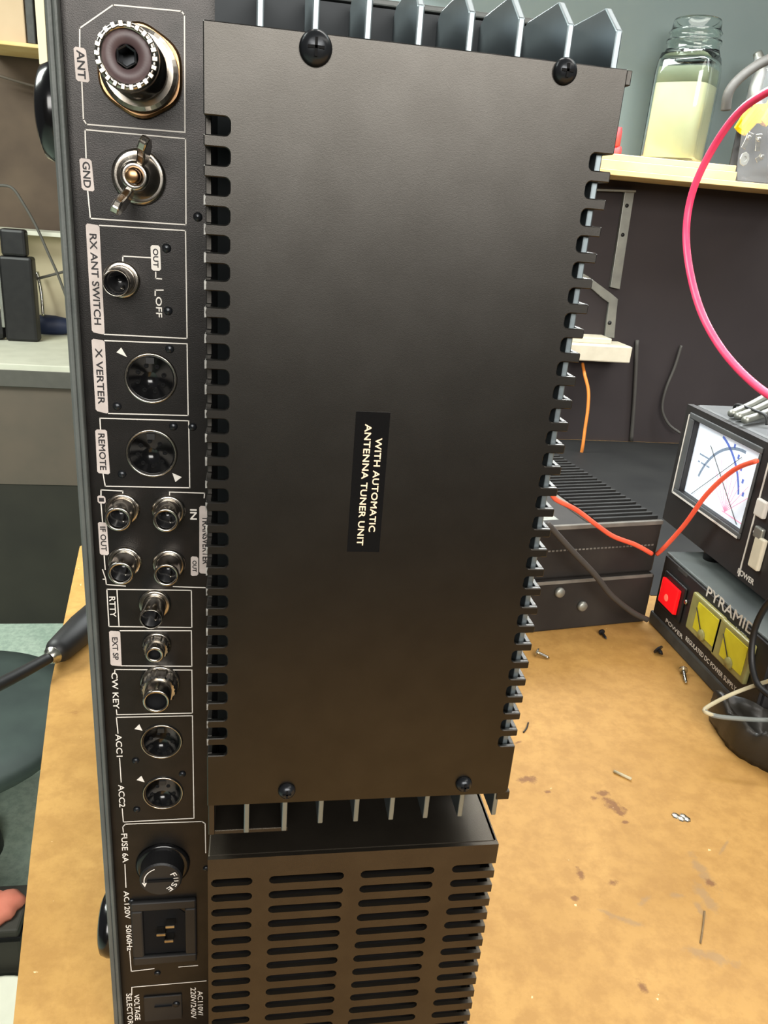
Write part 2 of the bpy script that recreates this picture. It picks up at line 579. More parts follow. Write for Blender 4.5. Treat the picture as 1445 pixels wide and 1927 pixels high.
frames = [
    [(150, 88), (150, 53), (213, 9), (341, 21), (347, 28), (348, 249), (163, 234), (157, 225), (154, 155)],
    [(162, 297), (160, 244), (349, 261), (350, 423), (170, 411), (165, 360)],
    [(187, 424), (349, 434), (352, 637), (196, 629)],
    [(197, 641), (352, 647), (354, 782), (204, 778)],
    [(189, 808), (188, 787), (355, 792), (357, 918), (198, 915), (194, 892)],
    [(190, 932), (190, 922), (231, 924), (231, 933)],
    [(190, 948), (193, 982)],
    [(196, 1046), (198, 1072)],
    [(193, 1072), (199, 1090), (194, 1090)],
    [(199, 1090), (200, 1100), (236, 1103)],
    [(319, 936), (319, 926), (385, 928), (384, 937)],
    [(326, 1104), (386, 1106)],
    [(201, 1109), (360, 1111), (361, 1181), (205, 1179), (201, 1109)],
    [(220, 1110), (224, 1179)],
    [(226, 1187), (360, 1187), (361, 1254), (228, 1253)],
    [(216, 1268), (216, 1260), (361, 1261), (362, 1342), (220, 1345), (219, 1336)],
    [(222, 1380), (219, 1350), (362, 1347), (365, 1540), (232, 1547), (230, 1522)],
    [(225, 1427), (228, 1472)],
    [(232, 1566), (231, 1556), (236, 1551), (380, 1546), (386, 1550), (387, 1605)],
    [(235, 1627), (237, 1670)],
    [(244, 1790), (247, 1828), (290, 1823)],
    [(336, 1820), (372, 1817)],
    [(248, 1872), (248, 1858), (388, 1846)],
    # output line of the antenna switch and its small brackets
    [(231, 498), (231, 482), (284, 485)],
    [(293, 512), (293, 524), (304, 525)],
    [(292, 556), (292, 546), (307, 546)],
]
for f_ in frames:
    line(MB(), f_).build('frame_line', m_white, pan)
for t in [((219, 663), (228, 654), (239, 672)), ((324, 890), (342, 898), (330, 907)), ((253, 1372), (262, 1363), (268, 1375)), ((257, 1468), (266, 1460), (272, 1472))]:
    MB().prism([P(*p) for p in t], (0, .1, 0)).build('marker_arrow', m_white, pan)
# arc with an arrow on the fuse cap is part of the cap below


def label_plate(name, quad, st, tl, th, off=(0, 0), ink=m_ink, pl=m_label, bold=.06):
    q = [P(*p, YP - .14) for p in quad]
    c = sum(q, Vector()) / 4
    # small corner cuts
    pts = []
    n = 4
    for i in range(n):
        a, b, d = q[i - 1], q[i], q[(i + 1) % n]
        k = .5
        pts += [b + (a - b).normalized() * k, b + (d - b).normalized() * k]
    o = MB().prism(pts, (0, .12, 0)).build(name, pl, pan)
    t = MB()
    add_text(t, st, c + Vector((off[0], -.08, off[1])), (0, 0, -1), (1, 0, 0), tl, th, bold=bold)
    t.build('lettering', ink, o, fix=False)
    return o


label_plate('label_plate', [(138, 87), (161, 91), (169, 156), (143, 152)], 'ANT', 6.6, 1.9)
label_plate('label_plate', [(149, 297), (172, 300), (178, 361), (154, 357)], 'GND', 6.6, 1.9)
label_plate('label_plate', [(161, 420), (187, 424), (197, 630), (173, 625)], 'RX ANT SWITCH', 25.5, 1.9)
label_plate('label_plate', [(172, 637), (197, 641), (204, 779), (180, 773)], 'X VERTER', 17.0, 1.9)
label_plate('label_plate', [(179, 808), (201, 809), (207, 893), (183, 890)], 'REMOTE', 12.0, 1.9)
label_plate('label_plate', [(183, 932), (198, 934), (199, 948), (184, 947)], '1', 1.2, 1.5)
label_plate('label_plate', [(184, 982), (201, 984), (205, 1045), (188, 1044)], 'IF OUT', 8.7, 1.7)
label_plate('label_plate', [(205, 1187), (226, 1188), (229, 1254), (208, 1252)], 'EXT SP', 9.0, 1.8)
label_plate('label_plate', [(283, 461), (301, 462), (303, 510), (285, 509)], 'OUT', 5.2, 1.4, pl=m_white)
label_plate('label_plate', [(359, 1047), (373, 1048), (373, 1083), (359, 1084)], 'OUT', 4.2, 1.3)
label_plate('label_plate', [(375, 952), (394, 953), (394, 1080), (375, 1079)], 'TRANSVERTER', 17.5, 1.9, off=(.35, 0))


def ptext(st, c, length_px, h, m=m_white, bold=.04):
    a, b = P(c[0], c[1] - length_px / 2), P(c[0], c[1] + length_px / 2)
    L = a.z - b.z
    t = MB()
    add_text(t, st, P(c[0], c[1], YP - .1), (0, 0, -1), (1, 0, 0), L, h, bold=bold)
    return t.build('lettering', m, pan, fix=False)


ptext('OFF', (299, 578), 38, 1.7)
ptext('IN', (364, 968), 19, 2.0, bold=.08)
ptext('RTTY', (212, 1142), 38, 1.9)
ptext('CW KEY', (217, 1300), 68, 2.0)
ptext('ACC1', (224, 1403), 42, 2.1)
ptext('ACC2', (229, 1498), 42, 2.1)
ptext('FUSE 6A', (235, 1596), 54, 2.2)
ptext('AC120V', (239, 1703), 52, 2.0)
ptext('50/60Hz', (243, 1765), 48, 2.1)
ptext('VOLTAGE', (258, 1896), 48, 2.2)
ptext('SELECTOR', (244, 1899), 58, 2.2)
ptext('AC110V/', (377, 1888), 46, 2.2)
ptext('220V/240V', (364, 1888), 58, 2.2)

# ---------- connectors
NY = (0, -1, 0)


def centre(px, py, Yf):
    c = onY(px, py, Yf)
    return c.x, c.z


# antenna socket
x, z = centre(238, 106, 222)
ant = MB().lathe((x, YP, z), NY, [(0, 11.2), (1.6, 11.2), (2.2, 10.6)], 48, smooth=False,
                 fr=lambda t: 1 + .025 * math.cos(6 * t)).build('antenna_socket', m_brass, pan)
MB().lathe((x, YP - 2.2, z), NY, [(0, 9.0), (1.2, 9.0), (1.2, 10.2), (2.6, 10.0), (3, 9.0)], 40, smooth=False).build('nut', m_nickel, ant)
MB().lathe((x, YP - 4, z), NY, [(0, 8.1)] + [(3 + i * .9 + (.45 if k else 0), 7.6 if k else 7.1) for i in range(18) for k in (0, 1)] + [(20.6, 7.4), (21.4, 6.9), (21.4, 5.9), (20.2, 5.8)], 48,
           cap=False).build('threaded_barrel', m_nickel, ant)
t = MB()
for i in range(22):
    a = 2 * PI * i / 22
    c = Vector((x + 6.7 * math.cos(a), YP - 25.2, z + 6.7 * math.sin(a)))
    u = Vector((math.cos(a), 0, math.sin(a)))
    w = Vector((-math.sin(a), 0, math.cos(a)))
    t.prism([c - u * .7 - w * .55, c + u * .65 - w * .55, c + u * .65 + w * .55, c - u * .7 + w * .55], (0, -.9, 0))
t.build('serrated_rim', m_nickel, ant, bevel=.15)
MB().lathe((x, YP - 12, z), NY, [(0, 5.9), (12.6, 5.9), (12.8, 5.7), (12.8, 2.8), (12.2, 2.6)], 40, cap=False).build('insulator', m_phenol, ant)
MB().lathe((x, YP - 14, z), NY, [(0, 2.6), (11.2, 2.6), (11.4, 2.4), (11.2, 2.1), (5, 2.0), (5, 0)], 6, smooth=False, cap=False).build('centre_contact', m_screw, ant)

# ground post with wing nut
x, z = centre(249, 331, 234)
gp = MB().lathe((x, YP, z), NY, [(0, 7.4), (1.2, 7.3), (1.5, 6.4), (1.2, 5.0)], 40).build('ground_terminal', m_nickel, pan)
MB().lathe((x, YP - 1.0, z), NY, [(0, 6.0), (1.6, 5.6), (4, 4.6), (6.4, 4.0), (8.4, 3.7), (9, 3.1), (8.6, 2.2)], 36, cap=False).build('wing_nut', m_nickel, gp)
MB().lathe((x, YP - 3, z), NY, [(0, 1.9), (10.4, 1.9), (10.8, 1.5), (10.8, 0)], 20).build('threaded_stud', m_brass, gp)
for sg in (1, -1):
    d = Vector((.42, 0, .91)).normalized() * sg
    n = Vector((d.z, 0, -d.x)) * 1.15
    c = Vector((x, YP - 3.5, z))
    pr = [(2.6, 0), (6.2, -.6), (9.4, -5), (10.8, -10.5), (10.6, -14.2), (9.0, -16), (7.0, -15), (5.4, -10), (2.8, -5)]
    MB().prism([c + d * a + Vector((0, b, 0)) - n for a, b in pr], n * 2).build('wing', m_nickel, gp, bevel=.5)


def rca(px, py, Yf, rin=3.1, rout=4.1, flange=5.4, name='phono_socket', m=m_nickel):
    x, z = centre(px, py, Yf)
    L = YP - Yf
    o = MB().lathe((x, YP, z), NY, [(0, flange), (.8, flange), (1.1, flange - .5), (1.1, rout + .2)], 36, cap=False).build(name, m, pan)
    MB().lathe((x, YP - 1, z), NY, [(0, rout + .1), (L - 1.5, rout), (L - 1, rout - .25), (L - 1, rin + .15), (L - 1.4, rin)], 36, cap=False).build('barrel', m, o)
    MB().lathe((x, YP - 1, z), NY, [(0, rin), (L - 2.2, rin), (L - 2.2, rin - .1), (1.2, 1.5), (1.2, 0)], 30, cap=False).build('insert', m_gloss, o)
    MB().lathe((x + 1.1, YP - 2.2, z - 1.7), NY, [(0, .55), (L - 5, .5), (L - 4.6, .3), (L - 4.5, 0)], 12).build('contact', m_nickel, o)
    return o


rca(218, 533, 236.5, 3.3, 3.8, 5.2)
rca(222, 978, 237.5)
rca(312, 980, 238)
rca(227, 1080, 237.5)
rca(313, 1083, 238)
rca(284, 1166, 236, 3.3, 3.75, 5.4)


def jack(px, py, Yf, rh, rt, rn, name='jack_socket'):
    x, z = centre(px, py, Yf)
    L = YP - Yf
    o = MB().lathe((x, YP, z), NY, [(0, rn), (.8, rn), (1, rn - .3), (1, rt)], 36, cap=False).build(name, m_nickel, pan)
    MB().lathe((x, YP - 1, z), NY, [(0, rn * .9), (L * .35, rn * .88), (L * .4, rn * .8)], 48, smooth=False,
               fr=lambda t: 1 + .03 * (1 if math.sin(24 * t) > 0 else -1)).build('knurled_nut', m_nickel, o)
    MB().lathe((x, YP - 1, z), NY, [(0, rt), (L - 1.4, rt), (L - 1, rt - .3), (L - 1, rh), (L - 6, rh * .95), (L - 6, 0)], 36, cap=False).build('bushing', m_nickel, o)
    MB().lathe((x, YP - L + 2.4, z), NY, [(0, 0), (0, rh * .97), (2.1, rh * .98)], 24, cap=False).build('bore', m_void, o)
    return o


jack(291, 1233, 240, 2.0, 3.2, 4.9)
jack(294, 1321, 235, 3.6, 4.6, 6.9)


def din(px, py, r, ring=.6, rot=0., pins=8, name='round_multipin_socket'):
    x, z = centre(px, py, YP)
    o = MB().lathe((x, YP, z), NY, [(0, r + ring + .25), (.5, r + ring + .1), (.7, r + ring - .2), (.55, r), (-1, r - .1)], 48, cap=False).build(name, m_nickel, pan)
    # black outer flange hides the upper half of the metal ring as in a pressed socket
    MB().lathe((x, YP - .05, z), NY, [(0, r + .1), (.1, r), (.3, r - .2), (-.2, r - .6)], 48, cap=True).build('insert', m_gloss, o)
    t = MB()
    for i in range(pins):
        a = rot + 2 * PI * i / pins
        t.lathe((x + r * .58 * math.cos(a), YP - .25, z + r * .58 * math.sin(a)), NY, [(0, .75), (.25, .75), (.3, .4), (.05, .35), (.05, 0)], 12)
    t.build('contact_holes', m_void, o)
    t = MB()
    t.box(x - 1.2, x + 1.2, YP - 1.0, YP - .2, z + r - 2.4, z + r - .6)
    t.build('key_block', m_rubber, o)
    return o


din(284, 712, 7.1, rot=.3)
din(285.5, 853, 7.2, rot=.1)
din(304, 1395, 6.9, .5, pins=7)
din(307, 1492, 6.9, .5, pins=6)

t_small = [(313, 467), (316, 585), (319, 657), (220, 765), (326, 803), (362, 804), (229, 893), (255, 1433), (343, 1458), (257, 1525), (296, 1833),
           (224, 940), (310, 942), (225, 1040), (247, 1698), (388, 1636), (372, 408)]
for (px, py) in t_small:
    c = onY(px, py, YP - .5)
    MB().lathe((c.x, YP, c.z), NY, [(0, 1.35), (.4, 1.25), (.75, .8), (.85, 0)], 16).build('small_screw', m_screw, pan)

# fuse holder
x, z = centre(303, 1652, 240)
fu = MB().lathe((x, YP, z), NY, [(0, 10.5), (1.2, 10.3), (1.5, 9.4)], 40).build('fuse_holder', m_gloss, pan)
cap_ = MB().lathe((x, YP - 1.5, z), NY, [(0, 8.4), (6.0, 8.0), (6.6, 7.4), (6.6, 0)], 40, smooth=False).build('fuse_cap', m_rubber, fu)
MB().box(x - 5, x + 5, YP - 8.6, YP - 8.1, z - .6, z + .6).build('coin_slot', m_void, cap_)
t = MB()
yy = YP - 8.35
for i, ch in enumerate('FUSE'):
    a = math.radians(28 - i * 27)
    d = Vector((math.cos(a), 0, math.sin(a)))
    tx = Vector((math.sin(a), 0, -math.cos(a)))
    add_text(t, ch, Vector((x, yy, z)) + d * 5.6, tx, d, 1.7, 2.1, bold=.05)
arc = [Vector((x + 6.2 * math.cos(a), yy, z + 6.2 * math.sin(a))) for a in [math.radians(110 + 9 * k) for k in range(10)]]
for a, b in zip(arc[:-1], arc[1:]):
    d = (b - a).normalized()
    n = Vector((d.z, 0, -d.x)) * .18
    t.prism([a + n, b + n, b - n, a - n], (0, -.05, 0))
e = arc[-1]
t.prism([e + Vector((-1, 0, .6)), e + Vector((.9, 0, .4)), e + Vector((.1, 0, -1.6))], (0, -.05, 0))
t.build('lettering', m_white, cap_, fix=False)

# mains inlet
a, b = onY(256, 1700, YP), onY(362, 1796, YP)
x0, x1, z1, z0 = a.x, b.x, a.z, b.z
inl = MB()
w = 2.6
inl.box(x0 - 2, x1 + 2, YP - 2, YP, z1 - w, z1 + 2).box(x0 - 2, x1 + 2, YP - 2, YP, z0 - 2, z0 + w)
inl.box(x0 - 2, x0 + w, YP - 2, YP, z0 + w, z1 - w).box(x1 - w, x1 + 2, YP - 2, YP, z0 + w, z1 - w)
inlo = inl.build('mains_inlet', m_rubber, pan, bevel=.7)
MB().prism([(x0 + w, YP - .3, z0 + w), (x1 - w, YP - .3, z0 + w), (x1 - w, YP - .3, z1 - w - 4), (x1 - w - 4, YP - .3, z1 - w), (x0 + w, YP - .3, z1 - w)],
           (0, .3, 0)).build('recess', m_void, inlo)
for (px, py) in ((320, 1745), (303, 1760), (318, 1772)):
    c = onY(px, py, YP - 4)
    MB().box(c.x - 1.9, c.x + 1.9, YP - 4, YP - .3, c.z - .8, c.z + .8).build('blade', m_nickel, inlo, bevel=.3)

# voltage selector
c = onY(307, 1890, YP)
vs_ = MB().box(c.x - 8, c.x + 8, YP - .8, YP, c.z - 9, c.z + 6).build('voltage_selector', m_rubber, pan, bevel=.4)
MB().box(c.x - 3.5, c.x + 3.8, YP - 1.6, YP - .8, c.z - .2, c.z + .5).build('slot_blade', m_screw, vs_)
MB().lathe((c.x + 5.6, YP - .8, c.z + .6), NY, [(0, 1.6), (.5, 1.4), (.7, 0)], 16).build('small_screw', m_screw, vs_)

# ---------- heat sink
hs = thing('x', '', '', (0, 0, 0))
bpy.data.objects.remove(hs)
ZA, ZB = 34.9, -180.0
m_base = mat('shaded_sink_base', srgb(38, 42, 45), .6, 0, .3, noise=srgb(46, 50, 53))  # shade between the fins put into a darker base colour
sink = MB().box(-12.0, XR - .5, 240, YP, -196, 49).build('heat_sink', m_base, radio)
for xf in (0.5, 12.7, 24.5, 36.3, 48.2, 60, 72, 84):
    t = MB()
    d = 1.7
    zb = -193.5 if xf < 14 else -191
    pts = [(xf - d, YF + 2, zb), (xf - d, 240, zb), (xf - d, 240, 47.5), (xf - d, 236, 49.2), (xf - d, 212, 49.2), (xf - d, YF + 2, 43)]
    if xf > 80:
        pts = [(xf - d, YF + 2, zb), (xf - d, 240, zb), (xf - d, 240, 40), (xf - d, 234, 49.2), (xf - d, 212, 49.2), (xf - d, YF + 2, 43)]
    t.prism(pts, (d, 0, 0))
    t.build('fin', m_fin, sink, bevel=.35)
# ledge below the two left cells
MB().box(-12.5, 13.2, 206, 240, -196.4, -194.6).box(-12.5, -10.6, 204, 240, -194.6, -181).build('lower_ledge', m_vent, sink, bevel=.3)
MB().box(-12.4, -3.0, 214, 240, -201.5, -196.4).build('ledge_bracket', m_panel, sink, bevel=.3)

# slotted cover plate (front sheet + two side flanges)
PZ = [14.4 - 6.41 * k for k in range(28)]      # slot centres


def arc_pts(cx, cz, r, a0, a1, n=5):
    return [(cx + r * math.cos(math.radians(a0 + (a1 - a0) * i / n)), cz + r * math.sin(math.radians(a0 + (a1 - a0) * i / n))) for i in range(n + 1)]


XA, XB = -12.6, 86.0
SH, SD = 1.95, 5.9
out = [(XA, ZA)]
for zc in PZ:                                   # left comb, downwards
    out += [(XA, zc + SH)]
    out += arc_pts(XA + SD - 1.2, zc + SH - 1.2, 1.2, 90, 0, 4)
    out += arc_pts(XA + SD - 1.2, zc - SH + 1.2, 1.2, 0, -90, 4)
    out += [(XA, zc - SH)]
out += [(XA, ZB), (XB - 1, ZB), (XB, ZB + 1)]
for zc in reversed(PZ):
    out += [(XB, zc - SH)]
    out += arc_pts(XB - SD + 1.2, zc - SH + 1.2, 1.2, 270, 180, 4)
    out += arc_pts(XB - SD + 1.2, zc + SH - 1.2, 1.2, 180, 90, 4)
    out += [(XB, zc + SH)]
out += [(XB, ZA)]
plate = MB().prism([(a, YF, b) for a, b in out], (0, 1.5, 0)).build('cover_plate', m_plate, radio, bevel=.25, seg=1)
for (xa, xb, nm) in ((XA, XA + 1.5, 'side_flange'), (XB - 1.5, XB, 'side_flange')):
    dp = 6.5 if xa < 0 else 9.0
    o2 = [(YF + 1.5, ZA)]
    for zc in PZ:
        o2 += [(YF + 1.5, zc + SH), (YF + dp, zc + SH), (YF + dp, zc - SH), (YF + 1.5, zc - SH)]
    o2 += [(YF + 1.5, ZB), (YF + 36, ZB), (YF + 36, ZA)]
    MB().prism([(xa, a, b) for a, b in o2], (xb - xa, 0, 0)).build(nm, m_plate, plate, bevel=.2, seg=1)
MB().box(XB, XB + 1.3, YF + .2, YF + 9, ZA - 3.4, ZA - .1).build('corner_tab', m_plate, plate, bevel=.25)
MB().box(XB - 3, XB + 1.5, YF + 1.6, YF + 9, ZB - 4, ZB - .6).build('corner_tab', m_plate, plate, bevel=.25)
m_worn = mat('worn_bare_metal', srgb(150, 150, 146), .5, .3, .5, noise=srgb(96, 96, 94), nscale=500)
for i, zc in enumerate(PZ[:-1]):
    if i in (0, 1):
        continue
    z_m = zc - 3.2
    h_ = 1.15 + .12 * math.sin(i * 2.3)
    MB().prism([(XA - .05, YF - .04, z_m - h_), (XA + .42, YF - .04, z_m - h_ + .1), (XA + .30 + .12 * math.sin(i * 1.7), YF - .04, z_m), (XA + .5, YF - .04, z_m + h_ - .1), (XA - .05, YF - .04, z_m + h_)],
               (0, .3, 0)).build('worn_edge', m_worn, plate)
for (px, py, r) in ((595, 88, 3.7), (1068, 132, 2.9), (540, 1495, 2.75), (875, 1482, 2.75)):
    c = onY(px, py, 199)
    s_ = MB().lathe((c.x, YF, c.z), NY, [(0, r), (.6, r), (1.5, r * .82), (2.1, r * .5), (2.3, 0)], 28).build('cover_screw', m_screw, plate)
    MB().box(c.x - r * .5, c.x + r * .5, YF - 2.45, YF - 1.9, c.z - .3, c.z + .3).box(c.x - .3, c.x + .3, YF - 2.45, YF - 1.9, c.z - r * .5, c.z + r * .5).build('cross_slot', m_void, s_)
tp = MB().box(26.4, 35.6, YF - .12, YF, -91.3, -50.6).build('tuner_label', m_gloss, plate)
t = MB()
add_text(t, 'WITH AUTOMATIC', (33.0, YF - .2, -71.4), (0, 0, -1), (1, 0, 0), 27.3, 1.75, 1.05, bold=.05)
add_text(t, 'ANTENNA TUNER UNIT', (29.9, YF - .2, -71.6), (0, 0, -1), (1, 0, 0), 35.3, 1.75, 1.05, bold=.05)
t.build('lettering', m_cream, tp, fix=False)
# tilt the label a hair like the photographed tape
# ---------- power section vent cover
VT, VB = -202.0, BENCH + 1.0
VC = [(-13, -11.6), (2.0, 7.4), (32.7, 38.3), (64.2, 70.4)]     # mullions
rows = [-212.2 - 6.62 * k for k in range(20)]
SHV = 1.65
vc = MB()
zprev = VT
for zc in rows:
    vc.box(-12.6, 86, YF, YF + 1.5, zc + SHV, zprev)
    zprev = zc - SHV
vc.box(-12.6, 86, YF, YF + 1.5, VB, zprev)
for zc in rows:
    for (a, b) in VC:
        aa = max(a, -12.6)
        l = [(aa, zc + SHV)]
        if a > -12:
            l += [(aa + SHV - SHV * math.cos(math.radians(g)) - SHV + 0, zc + SHV * math.sin(math.radians(g))) for g in ()]
        # concave ends (the slots have round ends)
        n = 5
        left = [(aa - SHV + SHV * math.cos(math.radians(90 - 180 * i / n)) if a > -12 else aa, zc + SHV * math.sin(math.radians(90 - 180 * i / n))) for i in range(n + 1)]
        right = [(b + SHV - SHV * math.cos(math.radians(-90 + 180 * i / n)), zc + SHV * math.sin(math.radians(-90 + 180 * i / n))) for i in range(n + 1)]
        if a > -12:
            left[0] = (aa - SHV, zc + SHV)
            left[-1] = (aa - SHV, zc - SHV)
        right[0] = (b + SHV, zc - SHV)
        right[-1] = (b + SHV, zc + SHV)
        vc.prism([(p, YF + .001, q) for p, q in left + right], (0, 1.498, 0))
vco = vc.build('vent_cover', m_vent, radio)
fl = MB()
o2 = [(YF + 1.5, VT)]
for zc in rows:
    o2 += [(YF + 1.5, zc + SHV), (YF + 5, zc + SHV), (YF + 5, zc - SHV), (YF + 1.5, zc - SHV)]
o2 += [(YF + 1.5, VB), (YP, VB), (YP, VT)]
fl.prism([(XB - 1.5, a, b) for a, b in o2], (1.5, 0, 0))
fl.build('side_flange', m_vent, vco, bevel=.2, seg=1)
MB().box(-12.6, XB, YF + 1.5, YP, VT - 1.6, VT).build('top_flange', m_vent, vco, bevel=.5)
MB().box(-12.6, -11.1, YF + 1.5, YP, VB, VT - 1.6).build('side_flange', m_vent, vco)
MB().box(-11, XB - 2, YF + 9, YF + 10, VB, VT - 2).build('inner_screen', m_void, vco)

# ================================================================== PYRAMID SUPPLY
PX = 372.0
psu = thing('power_supply', 'black bench power supply with lit red switch and two yellow meters under the lit meter', 'power supply', (435, 470, BENCH))
PY1, PY0 = 606.0, 440.0
PT = -273.0
MB().box(PX + 3, 500, PY0, PY1, BENCH + 12, PT).build('case', m_caseb, psu, bevel=2)
MB().box(PX + 2, 501, PY0 - 1, PY1 + 1, PT - 2, PT + .5).build('case_top', m_casetop, psu, bevel=1)
bez = MB().box(PX - 1, 500, PY0 - 2, PY1 + 2, BENCH, BENCH + 13).build('base_rim', m_rubber2, psu, bevel=2)
face = MB().box(PX, PX + 3, PY0 + 2, PY1 - 2, BENCH + 13, PT - 2).build('front_panel', m_caseb, psu, bevel=.6)


def side_text(mb, st, px, py, Xp, length, h, bold=.1):
    c = onX(px, py, Xp)
    add_text(mb, st, (Xp, c.y, c.z), (0, -1, 0), (0, 0, 1), length, h, bold=bold)


# red rocker
a = onX(1268, 1122, PX)
sw = MB().box(PX - 2.5, PX, a.y - 19, a.y + 19, a.z - 17, a.z + 17)
swo = sw.build('rocker_switch', m_rubber, face, bevel=1.2)
MB().prism([(PX - 2.5, a.y - 14, a.z - 12), (PX - 2.5, a.y + 14, a.z - 12), (PX - 2.5, a.y + 14, a.z + 12), (PX - 2.5, a.y - 14, a.z + 12)], (-4, 0, 1)).build('red_lens', m_redlit, swo, bevel=1)
MB().lathe((PX - 6.4, a.y + 1, a.z - 2), (-1, 0, 0), [(0, 3.4), (.5, 3), (.8, 0)], 16).build('lamp', m_redhot, swo)
c = onX(1292, 1133, PX)
MB().lathe((PX, c.y, c.z), (-1, 0, 0), [(0, 2.4), (1.5, 2.2), (2, 1)], 16).build('panel_screw', m_silver, face)
for (q0, q1) in (((1308, 1135), (1358, 1210)), ((1358, 1180), (1412, 1268))):
    a = onX(q0[0], q0[1], PX)
    b = onX(q1[0], q1[1], PX)
    y1_, y0_ = a.y, b.y
    zc = (a.z + b.z) / 2
    hh = 17
    mo = MB().box(PX - 4.5, PX, y0_, y1_, zc - hh, zc + hh).build('panel_meter', m_yframe, face, bevel=1.5)
    MB().box(PX - 5.2, PX - 4.4, y0_ + 4, y1_ - 12, zc - 11, zc + 13).build('meter_face', m_ymeter, mo)
    ym = (y0_ + y1_) / 2 - 3
    MB().lathe((PX - 5.2, ym, zc - 10), (-1, 0, 0), [(0, 5), (1.2, 4.4), (1.6, 0)], 20).build('needle_hub', m_yframe, mo)
    MB().tube([(PX - 6, ym, zc - 9), (PX - 6, ym + 14, zc + 8)], .4, 6, 1).build('needle', m_ink, mo)
t = MB()
for (st_r, qa, qb, hh_) in (('PYRAMID', (1330, 1115), (1421, 1186), 9.0), ('POWER', (1253, 1168), (1285, 1198), 3.8),
                            ('REGULATED DC POWER SUPPLY', (1290, 1204), (1386, 1294), 4.0)):
    qa, qb = onX(qa[0], qa[1], PX), onX(qb[0], qb[1], PX)
    zc_ = (qa.z + qb.z) / 2
    add_text(t, st_r, (PX - .2, (qa.y + qb.y) / 2, zc_), (0, -1, 0), (0, 0, 1), qa.y - qb.y, hh_, bold=.2 if hh_ > 5 else .12)
side_text(t, 'VOLTS', 1337, 1140, PX - .2, 16, 3, .1)
side_text(t, 'AMPS', 1393, 1190, PX - .2, 16, 3, .1)
t.build('lettering', m_white, face, fix=False)
for (px, py) in ((1285, 1076),):
    c = onX(px, py, PX)
    MB().box(PX - .3, PX, c.y - 8, c.y + 8, c.z - 1.6, c.z + 1.6).build('marking', m_rubber2, face)

# ================================================================== CROSS NEEDLE METER
MX = 388.0
k = MX / 365.0
mt = thing('swr_meter', 'dark box meter with glowing white cross-needle dial, on top of the power supply', 'meter', (440, 540, PT + .5))
MT, MBt = -144.0, -258.0
MY1, MY0 = 650.0, 468.0
MB().box(MX + 6, 500, MY0, MY1 - 3, MBt, MT).build('case', m_case, mt, bevel=3)
for yy_ in (MY0 + 15, 590):
    MB().lathe((MX + 20, yy_, PT + .5), (0, 0, 1), [(0, 7), (14.5, 8)], 20).build('foot', m_rubber, mt)
    MB().lathe((485, yy_, PT + .5), (0, 0, 1), [(0, 7), (14.5, 8)], 20).build('foot', m_rubber, mt)
WY1, WY0 = 632.0, 532.0     # window
WZ1, WZ0 = -155.0, -222.0
fp = MB()
fp.box(MX, MX + 6, WY1, MY1, MBt + 1, MT - 1).box(MX, MX + 6, MY0, WY0, MBt + 1, MT - 1)
fp.box(MX, MX + 6, WY0, WY1, WZ1, MT - 1).box(MX, MX + 6, WY0, WY1, MBt + 1, WZ0)
fpo = fp.build('front_panel', m_caseb, mt)
wf = MB()
wf.box(MX - 2, MX, WY0 - 2, WY1 + 8, WZ1, WZ1 + 5).box(MX - 2, MX, WY0 - 2, WY1 + 8, WZ0 - 5, WZ0).box(MX - 2, MX, WY1, WY1 + 8, WZ0, WZ1).box(MX - 2, MX, WY0 - 2, WY0, WZ0, WZ1)
wf.build('window_frame', m_case, fpo, bevel=.8)
MB().box(MX - 2.4, MX - 1.9, WY1 + 7, WY1 + 8.4, WZ0 - 5, WZ1 + 3).box(MX - 2.4, MX - 1.9, WY0, WY1 + 8, WZ0 - 5, WZ0 - 3.4).build('frame_trim', m_white, fpo)
dial = MB().box(MX + 5, MX + 6.2, WY0, WY1, WZ0, WZ1).build('dial', m_dial, mt)
# printed scales
DX = MX + 4.9


def dial_arc(mb, cy, cz, r, a0, a1, w, n=16):
    pts = []
    for i in range(n + 1):
        a_ = math.radians(a0 + (a1 - a0) * i / n)
        pts.append((cy + r * math.cos(a_), cz + r * math.sin(a_)))
    for (y0_, z0_), (y1_, z1_) in zip(pts[:-1], pts[1:]):
        d = Vector((0, y1_ - y0_, z1_ - z0_)).normalized()
        n_ = Vector((0, -d.z, d.y)) * w / 2
        p, q = Vector((DX, y0_, z0_)) - d * .2, Vector((DX, y1_, z1_)) + d * .2
        mb.prism([p + n_, q + n_, q - n_, p - n_], (.12, 0, 0))


g = MB()
dial_arc(g, 560, WZ0 + 2, 58, 92, 18, 2.6)
g.box(DX, DX + .1, 606, 621, -183.6, -182.2)
g.box(DX, DX + .1, 602, 607, -190.4, -189)
g.box(DX, DX + .1, 609, 616, -190.4, -189)
g.box(DX, DX + .1, 618, 621, -190.4, -189)
g.build('grey_scale', m_dgrey, dial)
g = MB()
dial_arc(g, 612, WZ0 + 4, 62, 160, 108, 2.4)
for i in range(7):
    a_ = math.radians(160 - i * 9)
    yy_, zz_ = 612 + 68 * math.cos(a_), WZ0 + 4 + 68 * math.sin(a_)
    if WY0 + 2 < yy_ < WY1 - 2 and zz_ < WZ1 - 3:
        g.box(DX, DX + .1, yy_ - 1.3, yy_ + 1.3, zz_ - 1.8, zz_ + 1.8)
g.build('blue_scale', m_dblue, dial)
g = MB()
for i in range(9):
    a_ = math.radians(35 + i * 13)
    c0 = Vector((DX, 566, WZ0 + 5))
    d = Vector((0, math.cos(a_), math.sin(a_)))
    n_ = Vector((0, -d.z, d.y)) * .35
    L = 30 + 8 * (i % 3)
    g.prism([c0 + n_, c0 + d * L + n_ * .6, c0 + d * L - n_ * .6, c0 - n_], (.12, 0, 0))
